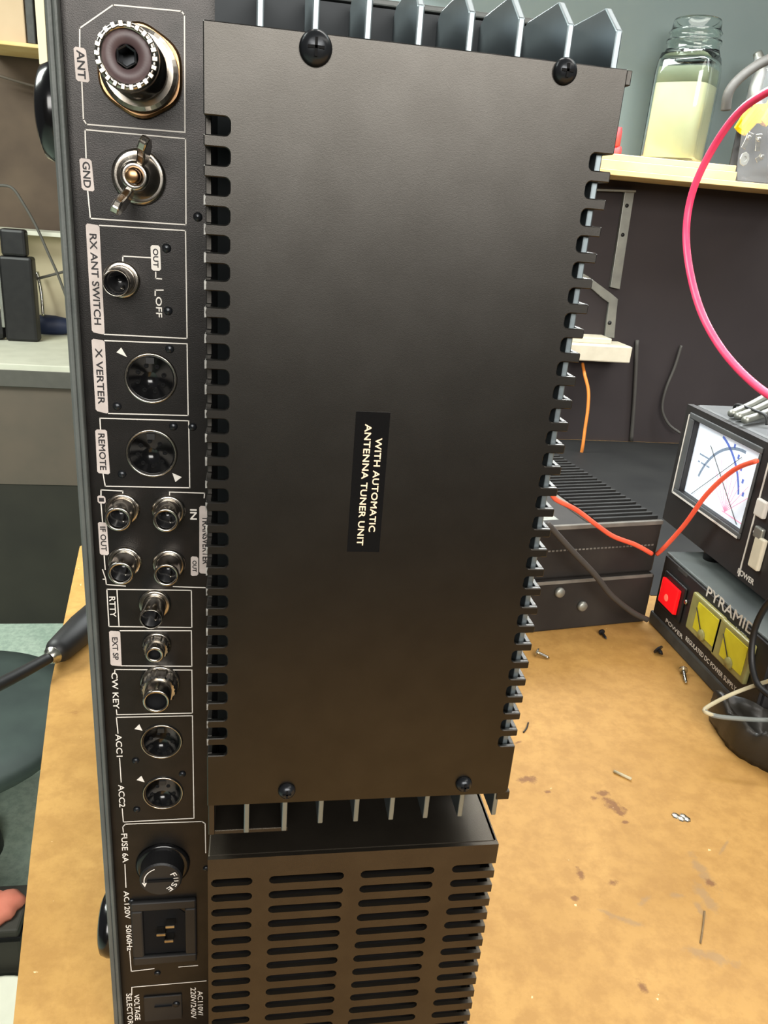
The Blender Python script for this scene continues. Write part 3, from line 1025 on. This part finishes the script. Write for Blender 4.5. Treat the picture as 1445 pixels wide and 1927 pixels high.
g.box(DX, DX + .1, 536, 570, WZ0 + 4, WZ0 + 4.9)
g.build('red_curves', m_dred, dial)
MB().tube([(DX - 1, 545, WZ0 + 2), (DX - 1, 606, WZ1 - 16)], .3, 6, 1).build('needle', m_rubber2, dial)
MB().tube([(DX - 1, 618, WZ0 + 2), (DX - 1, 560, WZ1 - 12)], .3, 6, 1).build('needle', m_rubber2, dial)
# controls half
t = MB().box(MX - .5, MX, 519.5, 521, MBt + 3, MT - 6).build('divider_line', m_white, fpo)
for (px, py, wy, hz, nm, mm) in ((1437, 957, 6, 9, 'power_button', m_white), (1430, 1041, 6, 17, 'slide_switch', m_ivory), (1433, 1003, 5, 6, 'function_button', m_zinc)):
    c = onX(px, py, MX)
    MB().box(MX - 4, MX, c.y - wy, c.y + wy, c.z - hz / 1.3, c.z + hz / 1.3).build(nm, mm, fpo, bevel=1.2)
c = onX(1420, 1001, MX)
MB().lathe((MX, c.y, c.z), (-1, 0, 0), [(0, 1.6), (.6, 1.3), (.7, 0)], 12).build('indicator', m_white, fpo)
t = MB()
side_text(t, 'POWER', 1403, 1085, MX - .2, 22, 4.5, .2)
t.build('lettering', m_white, fpo, fix=False)

# ================================================================== RIBBED UNIT BEHIND
yaw = math.radians(9)
org = Vector((248, 588, 0))
ux = Vector((math.cos(yaw), math.sin(yaw), 0))
uy = Vector((-math.sin(yaw), math.cos(yaw), 0))
Zv = Vector((0, 0, 1))


def B2(mb, u0, u1, v0, v1, z0, z1):
    p = []
    for z in (z0, z1):
        for (u, v) in ((u0, v0), (u1, v0), (u1, v1), (u0, v1)):
            p.append(org + ux * u + uy * v + Zv * z)
    return mb.hexa(p)


ru = thing('equipment_case', 'dusty black equipment case lying flat beneath the ribbed unit, behind the radio', 'electronics', (300, 700, BENCH + 3))
B2(MB(), -170, 121, 0, 262, BENCH, -296).build('case', m_dusty, ru, bevel=2)
B2(MB(), -2, 118, -.6, .4, -298, -295).build('front_edge_trim', m_dustline, ru)
t = MB()
for (u, z) in ((48, -322), (22, -306)):
    c = org + ux * u + Zv * z
    t.lathe(c, -uy, [(0, 5), (3, 4.6), (4, 3.4), (4.2, 0)], 20)
t.build('front_screws', m_zinc, ru)
r2 = thing('ribbed_unit', 'dusty black ribbed-top unit between the radio and the lit meter', 'electronics', (300, 700, -290))
B2(MB(), -170, 122, 6, 260, -296, -245).build('case', m_dusty, r2, bevel=2)
B2(MB(), -10, 120, 3, 6.5, -247.5, -243.5).build('front_edge_trim', m_dustline, r2, bevel=.6)
B2(MB(), 46, 52, 10, 150, -245.2, -243).build('grille_edge', m_dustline, r2, bevel=.6)
t = MB()
for i in range(22):
    B2(t, 53, 120, 12 + i * 8.6, 15 + i * 8.6, -245.2, -242.2)
t.build('ribs', m_darkgrey, r2)
t = MB()
for i in range(30):
    B2(t, 4 + i * 3.8, 6.4 + i * 3.8, 5.5, 6.5, -269, -267.6)
t.build('dotted_scale', m_dustline, r2)
B2(MB(), -8, 22, 20, 60, -245.2, -244.7).build('worn_sticker', m_zinc, r2)

# ================================================================== SHELF, BRACKETS
def board(x0, x1, y0, y1, z0, z1, label):
    o = MB().box(x0, x1, y0, y1, z0, z1).build('wooden_plank', m_pine, bevel=.8)
    return tag(o, label, 'plank', 'thin planks stacked on the wall shelf')


SY = 1120.0
zb = onY(1200, 334, SY).z
z1 = onY(1200, 323, SY).z
z2 = onY(1200, 305, SY).z
z3 = onY(1200, 293, SY).z
xe = onY(1392, 310, SY).x
board(330, 830, SY, 1235, zb, z1, 'long bottom plank of the pale stack holding the jar')
board(345, xe, SY + 2, 1233, z1, z2, 'middle plank of the pale stack holding the jar, cut short at the right')
board(385, xe - 2, SY + 4, 1230, z2, z3, 'top plank of the pale stack, directly under the glass jar')
o = thing('shelf_bracket', 'pale metal L-shaped bracket with screw holes on the dark back panel', 'bracket', (540, 1228, -140))
a = onY(1190, 362, 1226)
b = onY(1148, 636, 1226)
br = MB()
p = [onY(1178, 357, 1226), onY(1196, 360, 1226), onY(1168, 545, 1226), onY(1150, 541, 1226)]
br.prism([(q.x, 1229, q.z) for q in p], (0, 7, 0))
br.build('wall_leg', m_zinc, o, bevel=.8)
p = [onY(1100, 354, 1226), onY(1195, 358, 1226), onY(1195, 362, 1226), onY(1100, 359, 1226)]
MB().prism([(q.x, 1222, q.z) for q in p], (0, 14, 0)).build('shelf_leg', m_zinc, o, bevel=.6)
for (px, py) in ((1180, 387), (1172, 442)):
    c = onY(px, py, 1228)
    MB().lathe((c.x, 1229, c.z), NY, [(0, 3), (1, 2.8), (1.4, 0)], 16).build('screw', m_rubber, o)
o = thing('bent_strap', 'pale bent metal strap screwed to the dark panel above the ivory block', 'strap', (520, 1228, -180))
p = [(1093, 512), (1107, 520), (1150, 552), (1163, 563), (1160, 590), (1156, 636), (1138, 634), (1142, 600), (1146, 570), (1135, 562), (1098, 530)]
MB().prism([(lambda q: (q.x, 1230, q.z))(onY(a_, b_, 1230)) for a_, b_ in p], (0, 5, 0)).build('strap', m_zinc, o, bevel=.5)
c = onY(1148, 608, 1228)
MB().lathe((c.x, 1230, c.z), NY, [(0, 3.4), (1, 3), (1.4, 0)], 16).build('screw', m_rubber, o)
q0, q1 = onY(1062, 646, 1180), onY(1185, 684, 1180)
o = thing('junction_block', 'ivory plastic block on the dark panel below the bent metal strap', 'block', ((q0.x + q1.x) / 2, 1210, q1.z))
MB().box(q0.x, q1.x, 1180, 1235, q1.z, q0.z).build('body', m_ivory, o, bevel=2)
MB().box(q0.x + 10, q1.x - 30, 1195, 1235, q0.z, q0.z + 9).build('raised_back', m_ivory, o, bevel=1.5)
# orange wire
tag(MB().tube([onY(1096, 684, 1205), onY(1100, 705, 1185), onY(1107, 735, 1175), onY(1106, 770, 1168), onY(1101, 805, 1163), onY(1096, 842, 1158),
               onY(1090, 870, 1165)], 2.6, 10).build('orange_wire', m_orange), 'orange wire hanging down from the ivory block', 'wire')
tag(MB().tube([onY(1282, 650, 1228), onY(1270, 690, 1227), onY(1252, 735, 1226), onY(1246, 770, 1225), onY(1258, 798, 1220), onY(1280, 815, 1210)], 2.4, 8).build(
    'thin_cable', m_grey), 'thin grey cable curving down the dark panel behind the lit meter', 'cable')
tag(MB().tube([onY(1199, 640, 1231), onY(1194, 740, 1231), onY(1188, 830, 1231)], 3.2, 8).build(
    'straight_cable', m_grey), 'straight grey cable running down the dark panel right of the ivory block', 'cable')

# small red things and chip
for (py0, py1, lb) in ((231, 255, 'upper of two small red caps left of the glass jar'), (264, 281, 'lower of two small red caps left of the glass jar')):
    a, b = onY(1158, py0, 1195), onY(1172, py1, 1195)
    if py0 > 250:
        b.z = z3
        a.z = z3 + 16
    else:
        b.z = z3 + 16.2
        a.z = z3 + 41
    o = MB()
    cx_ = (a.x + b.x) / 2
    o.lathe((cx_, 1200, b.z), (0, 0, 1), [(0, 7), ((a.z - b.z) * .8, 7), ((a.z - b.z) * .86, 6.2), (a.z - b.z - .01, 6)], 20)
    tag(o.build('red_block', m_redpl), lb, 'cap')

# ================================================================== JAR
jx = (onY(1217, 287, 1150).x + onY(1328, 285, 1150).x) / 2 + 8
jy, jz = 1176.0, z3


def sq(t):
    c, s = abs(math.cos(t - PI / 4)), abs(math.sin(t - PI / 4))
    e = 5.0
    return (c ** e + s ** e) ** (-1 / e) * .83


jar = thing('glass_jar', 'square clear glass jar of pale milky liquid standing on the planks', 'jar', (jx, jy, jz))
jt = onY(1290, 35, jy).z - jz
H = jt
prof = [(0, 42), (2, 46), (5, 47.5), (H * .62, 47.5), (H * .70, 46), (H * .76, 43)]
g = MB()
g.lathe((jx, jy, jz), (0, 0, 1), prof, 48, fr=sq, cap=False, up=(0, 1, 0))
g.add([(jx + 42 * sq(2 * PI * i / 48) * -math.sin(2 * PI * i / 48), jy + 42 * sq(2 * PI * i / 48) * math.cos(2 * PI * i / 48), jz) for i in range(48)], [tuple(range(48))])
go = g.build('body', m_glass, jar)
so = go.modifiers.new('wall', 'SOLIDIFY')
so.thickness = .003
so.offset = -1
g = MB()
g.lathe((jx, jy, jz), (0, 0, 1), [(H * .76, 38), (H * .80, 35.5), (H * .83, 35), (H * .84, 37), (H * .86, 37), (H * .87, 34), (H * .90, 34), (H * .91, 35.6), (H * .93, 33), (H * .985, 32), (H, 31)], 48, cap=False)
go = g.build('neck', m_glass, jar)
so = go.modifiers.new('wall', 'SOLIDIFY')
so.thickness = .003
so.offset = -1
g = MB()
g.lathe((jx, jy, jz), (0, 0, 1), [(4, 41), (5, 43.2), (H * .55, 43.2), (H * .552, 42.8)], 48, fr=sq, up=(0, 1, 0))
g.build('milky_liquid', m_liquid, jar)
g = MB()
g.lathe((jx, jy, jz), (0, 0, 1), [(H * .556, 43), (H * .66, 43), (H * .662, 42.6)], 48, fr=sq, up=(0, 1, 0))
g.build('clear_liquid', m_liquid2, jar)

# ================================================================== BAG OF PARTS (upper right)
BY = 1122.0
a, b = onY(1345, 100, BY), onY(1480, 332, BY)
pk = thing('plastic_bag', 'clear plastic parts bag standing on the long plank at the right edge', 'bag', ((a.x + b.x) / 2, BY + 20, z1))
t = MB()
n = 14
vs = []
for j in range(n + 1):
    for i in range(n + 1):
        u, v = i / n, j / n
        xx = onY(1392 - 38 * v + 20 * v * v + u * 110, 300, BY).x
        vs.append((xx, BY - 6 - 16 * math.sin(PI * u) * math.sin(PI * v) ** .7 + 2.5 * math.sin(9 * u + 4 * v) + 2 * math.sin(14 * v - 5 * u), z1 + 1 + v * (a.z - z1)))
fs = [(j * (n + 1) + i, j * (n + 1) + i + 1, (j + 1) * (n + 1) + i + 1, (j + 1) * (n + 1) + i) for j in range(n) for i in range(n)]
t.add(vs, fs, True)
fo = t.build('film', m_film, pk, fix=False)
mo = fo.modifiers.new('wall', 'SOLIDIFY')
mo.thickness = .0006
a = onY(1385, 230, BY + 30)
b = onY(1470, 325, BY + 30)
MB().box(a.x, b.x, BY + 22, BY + 25, z1 + .5, a.z).build('backing_card', m_card, pk, bevel=.5)


def petal(px, py, rot, s, label):
    """folded yellow sleeve: a curved open channel"""
    c = onY(px, py, BY + 5)
    o = MB()
    n = 12
    pts = []
    for i in range(n + 1):
        aa = math.radians(-130 + 260 * i / n)
        pts.append((math.cos(aa) * 10 * s, math.sin(aa) * 8 * s))
    inner = [(x_ * .78, y_ * .78) for x_, y_ in pts]
    ring = pts + inner[::-1]
    L = 30 * s
    ca, sa = math.cos(rot), math.sin(rot)
    lo, hi = [], []
    for (x_, y_) in ring:
        for (dst, zz_, kk) in ((lo, -L / 2, 1.0), (hi, L / 2, 1.35)):
            X_, Z_ = x_ * kk, zz_
            dst.append(Vector((c.x + X_ * ca + Z_ * sa, BY + 6 + y_ * kk * .8, c.z - X_ * sa + Z_ * ca)))
    m_ = len(ring)
    o.add(lo + hi, [tuple(range(m_ - 1, -1, -1)), tuple(range(m_, 2 * m_))] + [(i, (i + 1) % m_, (i + 1) % m_ + m_, i + m_) for i in range(m_)], False)
    ob = o.build('yellow_sleeve', m_yel, bevel=.5)
    return tag(ob, label, 'connector', 'yellow sleeves in the clear bag')


petal(1408, 225, .55, 1.15, 'leftmost folded yellow sleeve inside the clear parts bag')
petal(1427, 214, -.1, .8, 'small middle yellow sleeve inside the clear parts bag')
petal(1446, 212, .5, 1.0, 'yellow sleeve at the right picture edge inside the clear bag')
for (px, py, r_, lb) in ((1409, 264, .3, 'silver terminal under the leftmost yellow sleeve'), (1430, 268, -.15, 'silver terminal right of the other one, under the yellow sleeves'),
                         (1432, 298, .9, 'shiny metal screw head low in the clear parts bag')):
    c = onY(px, py, BY + 2)
    o = MB()
    d = Vector((math.sin(r_), 0, math.cos(r_)))
    w = Vector((d.z, 0, -d.x))
    C0 = Vector((c.x, BY + 6, c.z))
    L = 11 if py < 290 else 5
    o.prism([C0 + d * L + w * 5, C0 + d * L - w * 5, C0 - d * 2 - w * 3.5, C0 - d * L - w * 3.8, C0 - d * L + w * 3.8, C0 - d * 2 + w * 3.5], (0, 2, 0))
    o.lathe(C0 + d * 4 + Vector((0, 0, 0)), NY, [(0, 3.6), (2, 3), (2.2, 0)], 16)
    tag(o.build('metal_terminal', m_silver, bevel=.4), lb, 'terminal', 'metal terminals in the clear bag')
c = onY(1403, 299, BY + 4)
tag(MB().lathe((c.x, BY + 8, c.z), NY, [(0, 9), (1, 9.4), (2, 8.6), (2, 4), (1, 3.4), (1, 0)], 8, smooth=False, scale=(1, .8)).build('ring_washer', m_zinc), 'dull ring washer low at left in the clear bag', 'washer')
tag(MB().tube([onY(1340, 205, BY - 10) + Vector((20, 0, 0)), onY(1372, 172, BY - 14), onY(1400, 140, BY - 14), onY(1445, 112, BY - 12), onY(1500, 96, BY - 10)], 6.5, 12).build('bundled_cable', m_grey),
    'thick grey cable bent over the top of the clear parts bag', 'cable')
tag(MB().tube([onY(1425, 100, 1180), onY(1432, 130, 1170), onY(1420, 170, 1165), onY(1424, 205, 1160)], 9, 12, taper=lambda t: .7 + .5 * t).build('pale_tool_handle', m_zinc),
    'pale grey tool handle leaning behind the clear parts bag', 'tool')

# ================================================================== RED WIRES
pts = [onX(1560, 118, 330), onX(1445, 172, 330), onX(1385, 217, 330), onX(1335, 290, 330), onX(1302, 365, 330), onX(1291, 440, 330), onX(1300, 520, 330), onX(1325, 600, 330),
       onX(1372, 675, 332), onX(1445, 742, 334), onX(1530, 775, 336)]
rl = MB().tube(pts, 2.75, 14, 8).build('pink_red_cable', m_pink)
tag(rl, 'thick pinkish red cable looping in from the right edge above the meter', 'cable')
W0 = onY(1425, 866, 470)
WM = onY(1225, 1042, 560)
tag(MB().tube([onX(1424, 867, 372), onX(1380, 885, 371), onX(1330, 930, 369), onX(1290, 985, 368), onX(1255, 1025, 366), onX(1236, 1043, 364)], 2.0, 10).build('red_wire', m_red),
    'thin coral red wire crossing in front of the lit dial', 'wire')
tag(MB().tube([onY(1036, 925, 560), onY(1046, 940, 562), onY(1085, 960, 566), onY(1125, 990, 570), onY(1155, 1010, 574), onY(1195, 1025, 578), onY(1226, 1042, 583)], 2.0, 10).build('red_wire', m_red),
    'thin coral red wire lying against the ribbed unit', 'wire')
# thin black/grey cords right of the radio
tag(MB().tube([onY(1030, 985, 570), onY(1075, 1035, 570), onY(1118, 1080, 571), onY(1150, 1120, 572), onY(1190, 1152, 573), onY(1218, 1166, 574)], 2.6, 10).build('dusty_cord', m_cord),
    'dusty dark cord hanging diagonally in front of the ribbed unit', 'cord')
# grey ribbon of cables on the meter top
for i, (q0, q1, lb) in enumerate((((1376, 800), (1450, 742), 'pale cable nearest the dial in the bundle over the meter'),
                                  ((1388, 805), (1462, 752), 'second pale cable from the dial in the bundle over the meter'),
                                  ((1402, 812), (1472, 764), 'pale cable farthest from the dial in the bundle over the meter'))):
    A, Bq = onZ(q0[0], q0[1], MT + 4 + 0.), onZ(q1[0], q1[1], MT + 4)
    A2 = onX(q0[0], q0[1], MX + 12)
    E_ = onX(q1[0], q1[1], MX + 60)
    S = Vector((MX + 9, A2.y, MT + 4.2))
    E_ = S + (E_ - S) * 1.5
    tag(MB().tube([S, S + (E_ - S) * .3 + Vector((0, 0, -1)), S + (E_ - S) * .65, E_], 3.2, 10).build('bundled_cable', m_zinc), lb, 'cable', 'pale cables on the meter')
S = onX(1400, 790, MX + 26)
tag(MB().tube([(MX + 24, S.y + 14, MT + 2), (MX + 24, S.y + 12, MT + 8.5), (MX + 26, S.y - 12, MT + 9.5), (MX + 27, S.y - 26, MT + 8.5), (MX + 27, S.y - 30, MT + 2)], 1.3, 8).build('cable_tie', m_rubber), 'dark tie strapped round the pale cables on the meter', 'cable tie')

# ================================================================== BLACK POUCH AT THE RIGHT
Z0 = BENCH
po = thing('leather_pouch', 'crumpled black leatherette pouch with pale rim at the right edge of bench', 'pouch', (395, 425, BENCH))
base = [onZ(1340, 1352, Z0), onZ(1352, 1385, Z0), onZ(1375, 1415, Z0), onZ(1410, 1438, Z0), onZ(1445, 1455, Z0), Vector((385, 352, Z0)), Vector((396, 380, Z0)), Vector((396, 428, Z0)),
        Vector((368, 436, Z0))]
base[0].x -= 2
n = len(base)
cen = sum(base, Vector()) / n
lv = []
for (kk, h) in ((.97, 0), (1.06, 6), (1.05, 16), (1.0, 24), (.92, 27), (.75, 20), (.45, 14), (.1, 12)):
    ringp = []
    for i in range(40):
        u = i / 40 * n
        i0 = int(u)
        f_ = u - i0
        p0, p1, p2, p3 = base[(i0 - 1) % n], base[i0 % n], base[(i0 + 1) % n], base[(i0 + 2) % n]
        q = .5 * ((2 * p1) + (-p0 + p2) * f_ + (2 * p0 - 5 * p1 + 4 * p2 - p3) * f_ * f_ + (-p0 + 3 * p1 - 3 * p2 + p3) * f_ ** 3)
        wob = 1 + .025 * math.sin(i * 1.9 + h * .5) + .02 * math.sin(i * 3.1 + h)
        r_ = cen + (q - cen) * kk * wob
        ringp.append(Vector((r_.x, r_.y, Z0 + h * (1 + .10 * math.sin(i * .9)))))
    lv.append(ringp)
t = MB()
vs = [v for r_ in lv for v in r_]
fs = [(j * 40 + i, j * 40 + (i + 1) % 40, (j + 1) * 40 + (i + 1) % 40, (j + 1) * 40 + i) for j in range(len(lv) - 1) for i in range(40)]
fs.append(tuple(range(39, -1, -1)))
fs.append(tuple(range(7 * 40, 8 * 40)))
t.add(vs, fs, True)
t.build('body', m_pouch, po)
rim = [onZ(1520, 1262, -314), onZ(1445, 1282, -314), onZ(1385, 1303, -314), onZ(1340, 1325, -314), onZ(1325, 1338, -314), onZ(1345, 1347, -316), onZ(1385, 1352, -316), onZ(1445, 1355, -316), onZ(1510, 1352, -316)]
rim = [q if q.x < 368 else onX(a_, b_, 368) for q, (a_, b_) in zip(rim, [(1520, 1262), (1445, 1282), (1385, 1303), (1340, 1325), (1325, 1338), (1345, 1347), (1385, 1352), (1445, 1355), (1510, 1352)])]
MB().tube(rim[:6], 1.5, 8).build('pale_rim', m_edgepale, po)
MB().tube(rim[4:], 1.7, 8).build('grey_rim', m_boot, po)

tag(MB().box(404, 500, 330, 432, BENCH, BENCH + 78).build('junction_box', m_case, bevel=3), 'plain dark grey box at the right end of the power supply', 'box')
tag(MB().tube([onX(1462, 1118, 366), onX(1440, 1142, 366), onX(1420, 1185, 366), onX(1414, 1240, 365), onX(1424, 1285, 364), onX(1450, 1310, 366)], 2.4, 10).build('black_cable', m_rubber),
    'black cable curving down past the right-hand yellow meter', 'cable')

# ================================================================== SMALL HARDWARE ON THE BENCH


def bench_screw(p0, p1, label, m=m_silver, s=1.):
    A, Bq = onZ(p0[0], p0[1], BENCH + 3.5), onZ(p1[0], p1[1], BENCH + 1)
    A.z, Bq.z = BENCH + 3.9 * s, BENCH + 1.6 * s
    d = (Bq - A)
    L = d.length
    o = thing('screw', label, 'screw', (A.x, A.y, BENCH), 'loose hardware on the bench')
    MB().lathe(A, d, [(0, 2.2 * s), (.6, 3.6 * s), (1.8, 3.7 * s), (2.2, 2 * s), (2.4, 1.4 * s)], 16, smooth=False).build('head', m, o)
    prof = [(2.2, 1.4 * s)]
    h = 2.6
    while h < L - 2:
        prof += [(h, 1.55 * s), (h + .5, 1.2 * s)]
        h += 1.
    prof += [(L, .4 * s)]
    MB().lathe(A, d, prof, 12).build('shank', m, o)
    return o


bench_screw((1008, 1227), (1034, 1240), 'pale flat-head screw beside the radio heat sink')
bench_screw((1285, 1260), (1290, 1286), 'bright upright-looking screw just left of the power supply base')
bench_screw((1236, 1223), (1246, 1234), 'dull stubby screw by the power supply corner', m_screw, 1.3)
bench_screw((1131, 1187), (1141, 1203), 'dark small screw lying between the radio and power supply', m_screw, .8)
A, Bq = onZ(1155, 1451, BENCH + 1.1), onZ(1188, 1466, BENCH + 1.1)
tag(MB().tube([A, (A + Bq) / 2, Bq], 1.0, 8, 1).build('wire_offcut', m_edgepale), 'short pale wire offcut lying in open bench space', 'wire')
A = onZ(1283, 1535, BENCH)
t = MB()
for i in range(4):
    a_ = A + Vector((random.uniform(-5, 5), random.uniform(-4, 4), 0))
    t.lathe(a_, (0, 0, 1), [(0, 2.6), (.8, 2.2), (1.3, .6)], 7, smooth=False)
tag(t.build('solder_splash', m_silver), 'flat shiny splash of solder on the open bench', 'solder')
A = [onZ(985, 1378, BENCH + .6), onZ(991, 1370, BENCH + .6), onZ(994, 1360, BENCH + .6)]
tag(MB().tube(A, .6, 6).build('bristle', m_screw), 'tiny dark bristle beside the lower radio fins', 'bristle')
m_mark = mat('dark_scorch', srgb(120, 98, 66), .8, noise=srgb(140, 116, 80), nscale=300)


c0 = [onZ(1326, 1715, BENCH + .3), onZ(1322, 1750, BENCH + .3), onZ(1318, 1775, BENCH + .3)]
MB().tube(c0, .5, 6).build('pencil_scratch', m_mark, wb)

# ================================================================== LEFT: TOOL OVER THE BENCH EDGE
tl = thing('hand_tool', 'black-handled tool with a silver collar reaching over the left bench edge', 'tool', (-130, 560, BENCH))
A = Vector((-112, 646, -333))
Bv = Vector((-148, 536, -333))
d = (Bv - A).normalized()
MB().lathe(A, d, [(0, 9), (20, 12), (70, 12.5), (105, 10), (112, 7)], 24).build('handle', m_rubber, tl)
C_ = A + d * 108
MB().lathe(C_, d, [(0, 7.2), (5, 7), (6, 5), (9, 4.6)], 20).build('collar', m_silver, tl)
MB().tube([C_ + d * 6, C_ + d * 60 + Vector((-18, 6, 0)), C_ + d * 120 + Vector((-50, 18, 2))], 4.2, 12, taper=lambda t: 1 + .3 * t).build('shaft', m_rubber, tl)

# ================================================================== LEFT BACKGROUND: DESK, STOOL, CLUTTER
dk = thing('desk', 'white-topped desk with brown-grey front panel in the far left background', 'desk', (-800, 2440, FLOOR))
MB().box(-1500, -180, 2190, 2712, -484, -460).build('desk_top', m_deskwhite, dk, bevel=2)
MB().box(-1500, -180, 2186, 2192, -520, -476).build('edge_band', m_deskband, dk, bevel=1)
MB().box(-1490, -190, 2196, 2216, -800, -520).build('front_panel', m_deskpanel, dk)
MB().box(-1480, -200, 2260, 2700, FLOOR, -520).build('pedestal', m_darkbox, dk)
MB().box(-1490, -190, 2198, 2230, FLOOR, -800).build('kick_board', m_darkbox, dk)
st_ = thing('stool', 'dark round-seated stool on the pale floor left of the workbench', 'stool', (-415, 1130, FLOOR))
c = onZ(-95, 1352, -930)
MB().lathe((c.x, c.y, -960), (0, 0, 1), [(0, 215), (22, 228), (38, 222), (46, 170), (48, 0)], 48).build('seat', m_stool, st_)
MB().lathe((c.x, c.y, FLOOR + 60), (0, 0, 1), [(0, 25), (226, 22)], 20).build('post', m_rubber, st_)
MB().lathe((c.x, c.y, FLOOR), (0, 0, 1), [(0, 62), (40, 58), (60, 26)], 32).build('base', m_rubber, st_)
# black upright clamp on the desk
c = onZ(35, 640, -460)
cl = thing('desk_clamp', 'black upright tool standing on the white desk at far left', 'tool', (c.x, c.y, -460))
MB().box(c.x - 30, c.x + 62, c.y - 25, c.y + 25, -460, -215).build('post', m_rubber, cl, bevel=8)
MB().box(c.x - 22, c.x + 48, c.y - 20, c.y + 20, -215, -140).build('head', m_rubber, cl, bevel=8)
MB().box(c.x - 170, c.x - 30, c.y - 30, c.y + 30, -460, -370).build('base', m_rubber, cl, bevel=20)
MB().box(c.x - 36, c.x - 27, c.y - 28, c.y + 10, -420, -240).build('grip', m_zinc, cl, bevel=2)
c = onZ(90, 628, -460)
nv = thing('navy_pouch', 'navy blue soft pouch on the white desk near the radio edge', 'pouch', (c.x, c.y, -460))
MB().lathe((c.x, c.y, -460), (0, 0, 1), [(0, 50), (10, 80), (30, 88), (50, 70), (58, 30), (60, 0)], 28, scale=(.3, 1.0), up=(0, 1, 0)).build('body', m_navy, nv)
MB().tube([(c.x - 5, c.y - 20, -402), (c.x - 8, c.y - 10, -330), (c.x - 18, c.y, -270)], 6, 10).build('pull_cord', m_silver, nv)
tag(MB().box(-1500, -150, 2600, 2712, -158, -146).build('wall_shelf', m_deskwhite, bevel=1), 'thin white shelf edge on the far left wall above the desk', 'shelf')
tag(MB().tube([onY(-20, 350, 2560), onY(20, 352, 2560), onY(45, 385, 2560), (onY(70, 430, 2560)), onY(90, 475, 2560), onY(108, 515, 2560), onY(125, 560, 2560)], 4, 8).build(
    'hanging_cable', m_deskband), 'pale cable slanting down across the far left shelf', 'cable')
tag(MB().tube([onY(0, 530, 2600), onY(40, 531, 2600), onY(80, 522, 2600), onY(125, 510, 2600)], 4, 8).build('desk_cable', m_deskband), 'thin cable running level above the white desk', 'cable')
tag(MB().tube([onY(-10, 140, 2660), onY(30, 152, 2660), onY(70, 163, 2660), onY(110, 170, 2660)], 4, 8).build('wall_cable', m_deskpanel), 'brown cable high on the far left wall', 'cable')
a, b = onY(-60, 64, 2500), onY(80, 92, 2500)
tag(MB().box(a.x, b.x, 2500, 2715, b.z, a.z - 6).build('upper_shelf', m_pine, bevel=2), 'pale wooden shelf high at far left under the tan carton', 'shelf')
c3 = onY(45, 0, 2520)
tag(MB().box(a.x, onY(44, 30, 2520).x, 2530, 2700, a.z - 6, a.z + 210).build('carton', m_beige2, bevel=3), 'tan carton on the pale wooden shelf at far left', 'box')
tag(MB().box(onY(46, 30, 2500).x, onY(62, 30, 2500).x, 2510, 2700, a.z - 6, a.z + 230).build('dark_folder', m_rubber2, bevel=3), 'dark upright folder beside the tan carton on the shelf', 'folder')
p0, p1 = onY(66, 0, 2300), onY(86, 121, 2300)
tag(MB().prism([(onY(62, -40, 2300).x, 2300, onY(62, -40, 2300).z), (onY(80, -40, 2300).x, 2300, onY(80, -40, 2300).z), (onY(90, 121, 2300).x, 2300, onY(90, 121, 2300).z), (onY(74, 121, 2300).x, 2300, onY(74, 121, 2300).z)],
               (0, 30, 0)).build('cream_board', m_beige, bevel=1), 'cream upright board hanging behind the top left radio edge', 'board')
# bottom left objects on the floor
bz = onY(20, 1752, 1005).z
bxr = onY(40, 1800, 1005).x
bx = thing('tool_box', 'dark box on the floor at the lower left under coral cloth', 'box', (bxr - 120, 1060, FLOOR))
MB().box(bxr - 220, bxr, 1005, 1100, FLOOR, bz).build('body', m_darkbox, bx, bevel=4)
MB().box(bxr - 222, bxr + 2, 1003, 1102, bz - 22, bz - 14).build('lid_seam', m_void, bx)
o = MB()
o.lathe((bxr - 40, 1050, bz), (0, 0, 1), [(0, 34), (7, 36), (17, 27), (23, 13), (24, 0)], 24, fr=lambda t: 1 + .12 * math.sin(3 * t) + .08 * math.sin(7 * t))
tag(o.build('coral_cloth', m_coral), 'coral pink cloth crumpled on the dark box at lower left', 'cloth')
c = onZ(-22, 1962, FLOOR)
tag(MB().lathe((c.x, c.y, FLOOR), (0, 0, 1), [(0, 60), (6, 70), (20, 92), (24, 95), (24, 91), (8, 66), (7, 0)], 40).build('white_dish', m_deskwhite), 'white round dish on the floor at the bottom left corner', 'dish')

for o in list(bpy.data.objects):
    if '_o' in o:
        del o['_o']
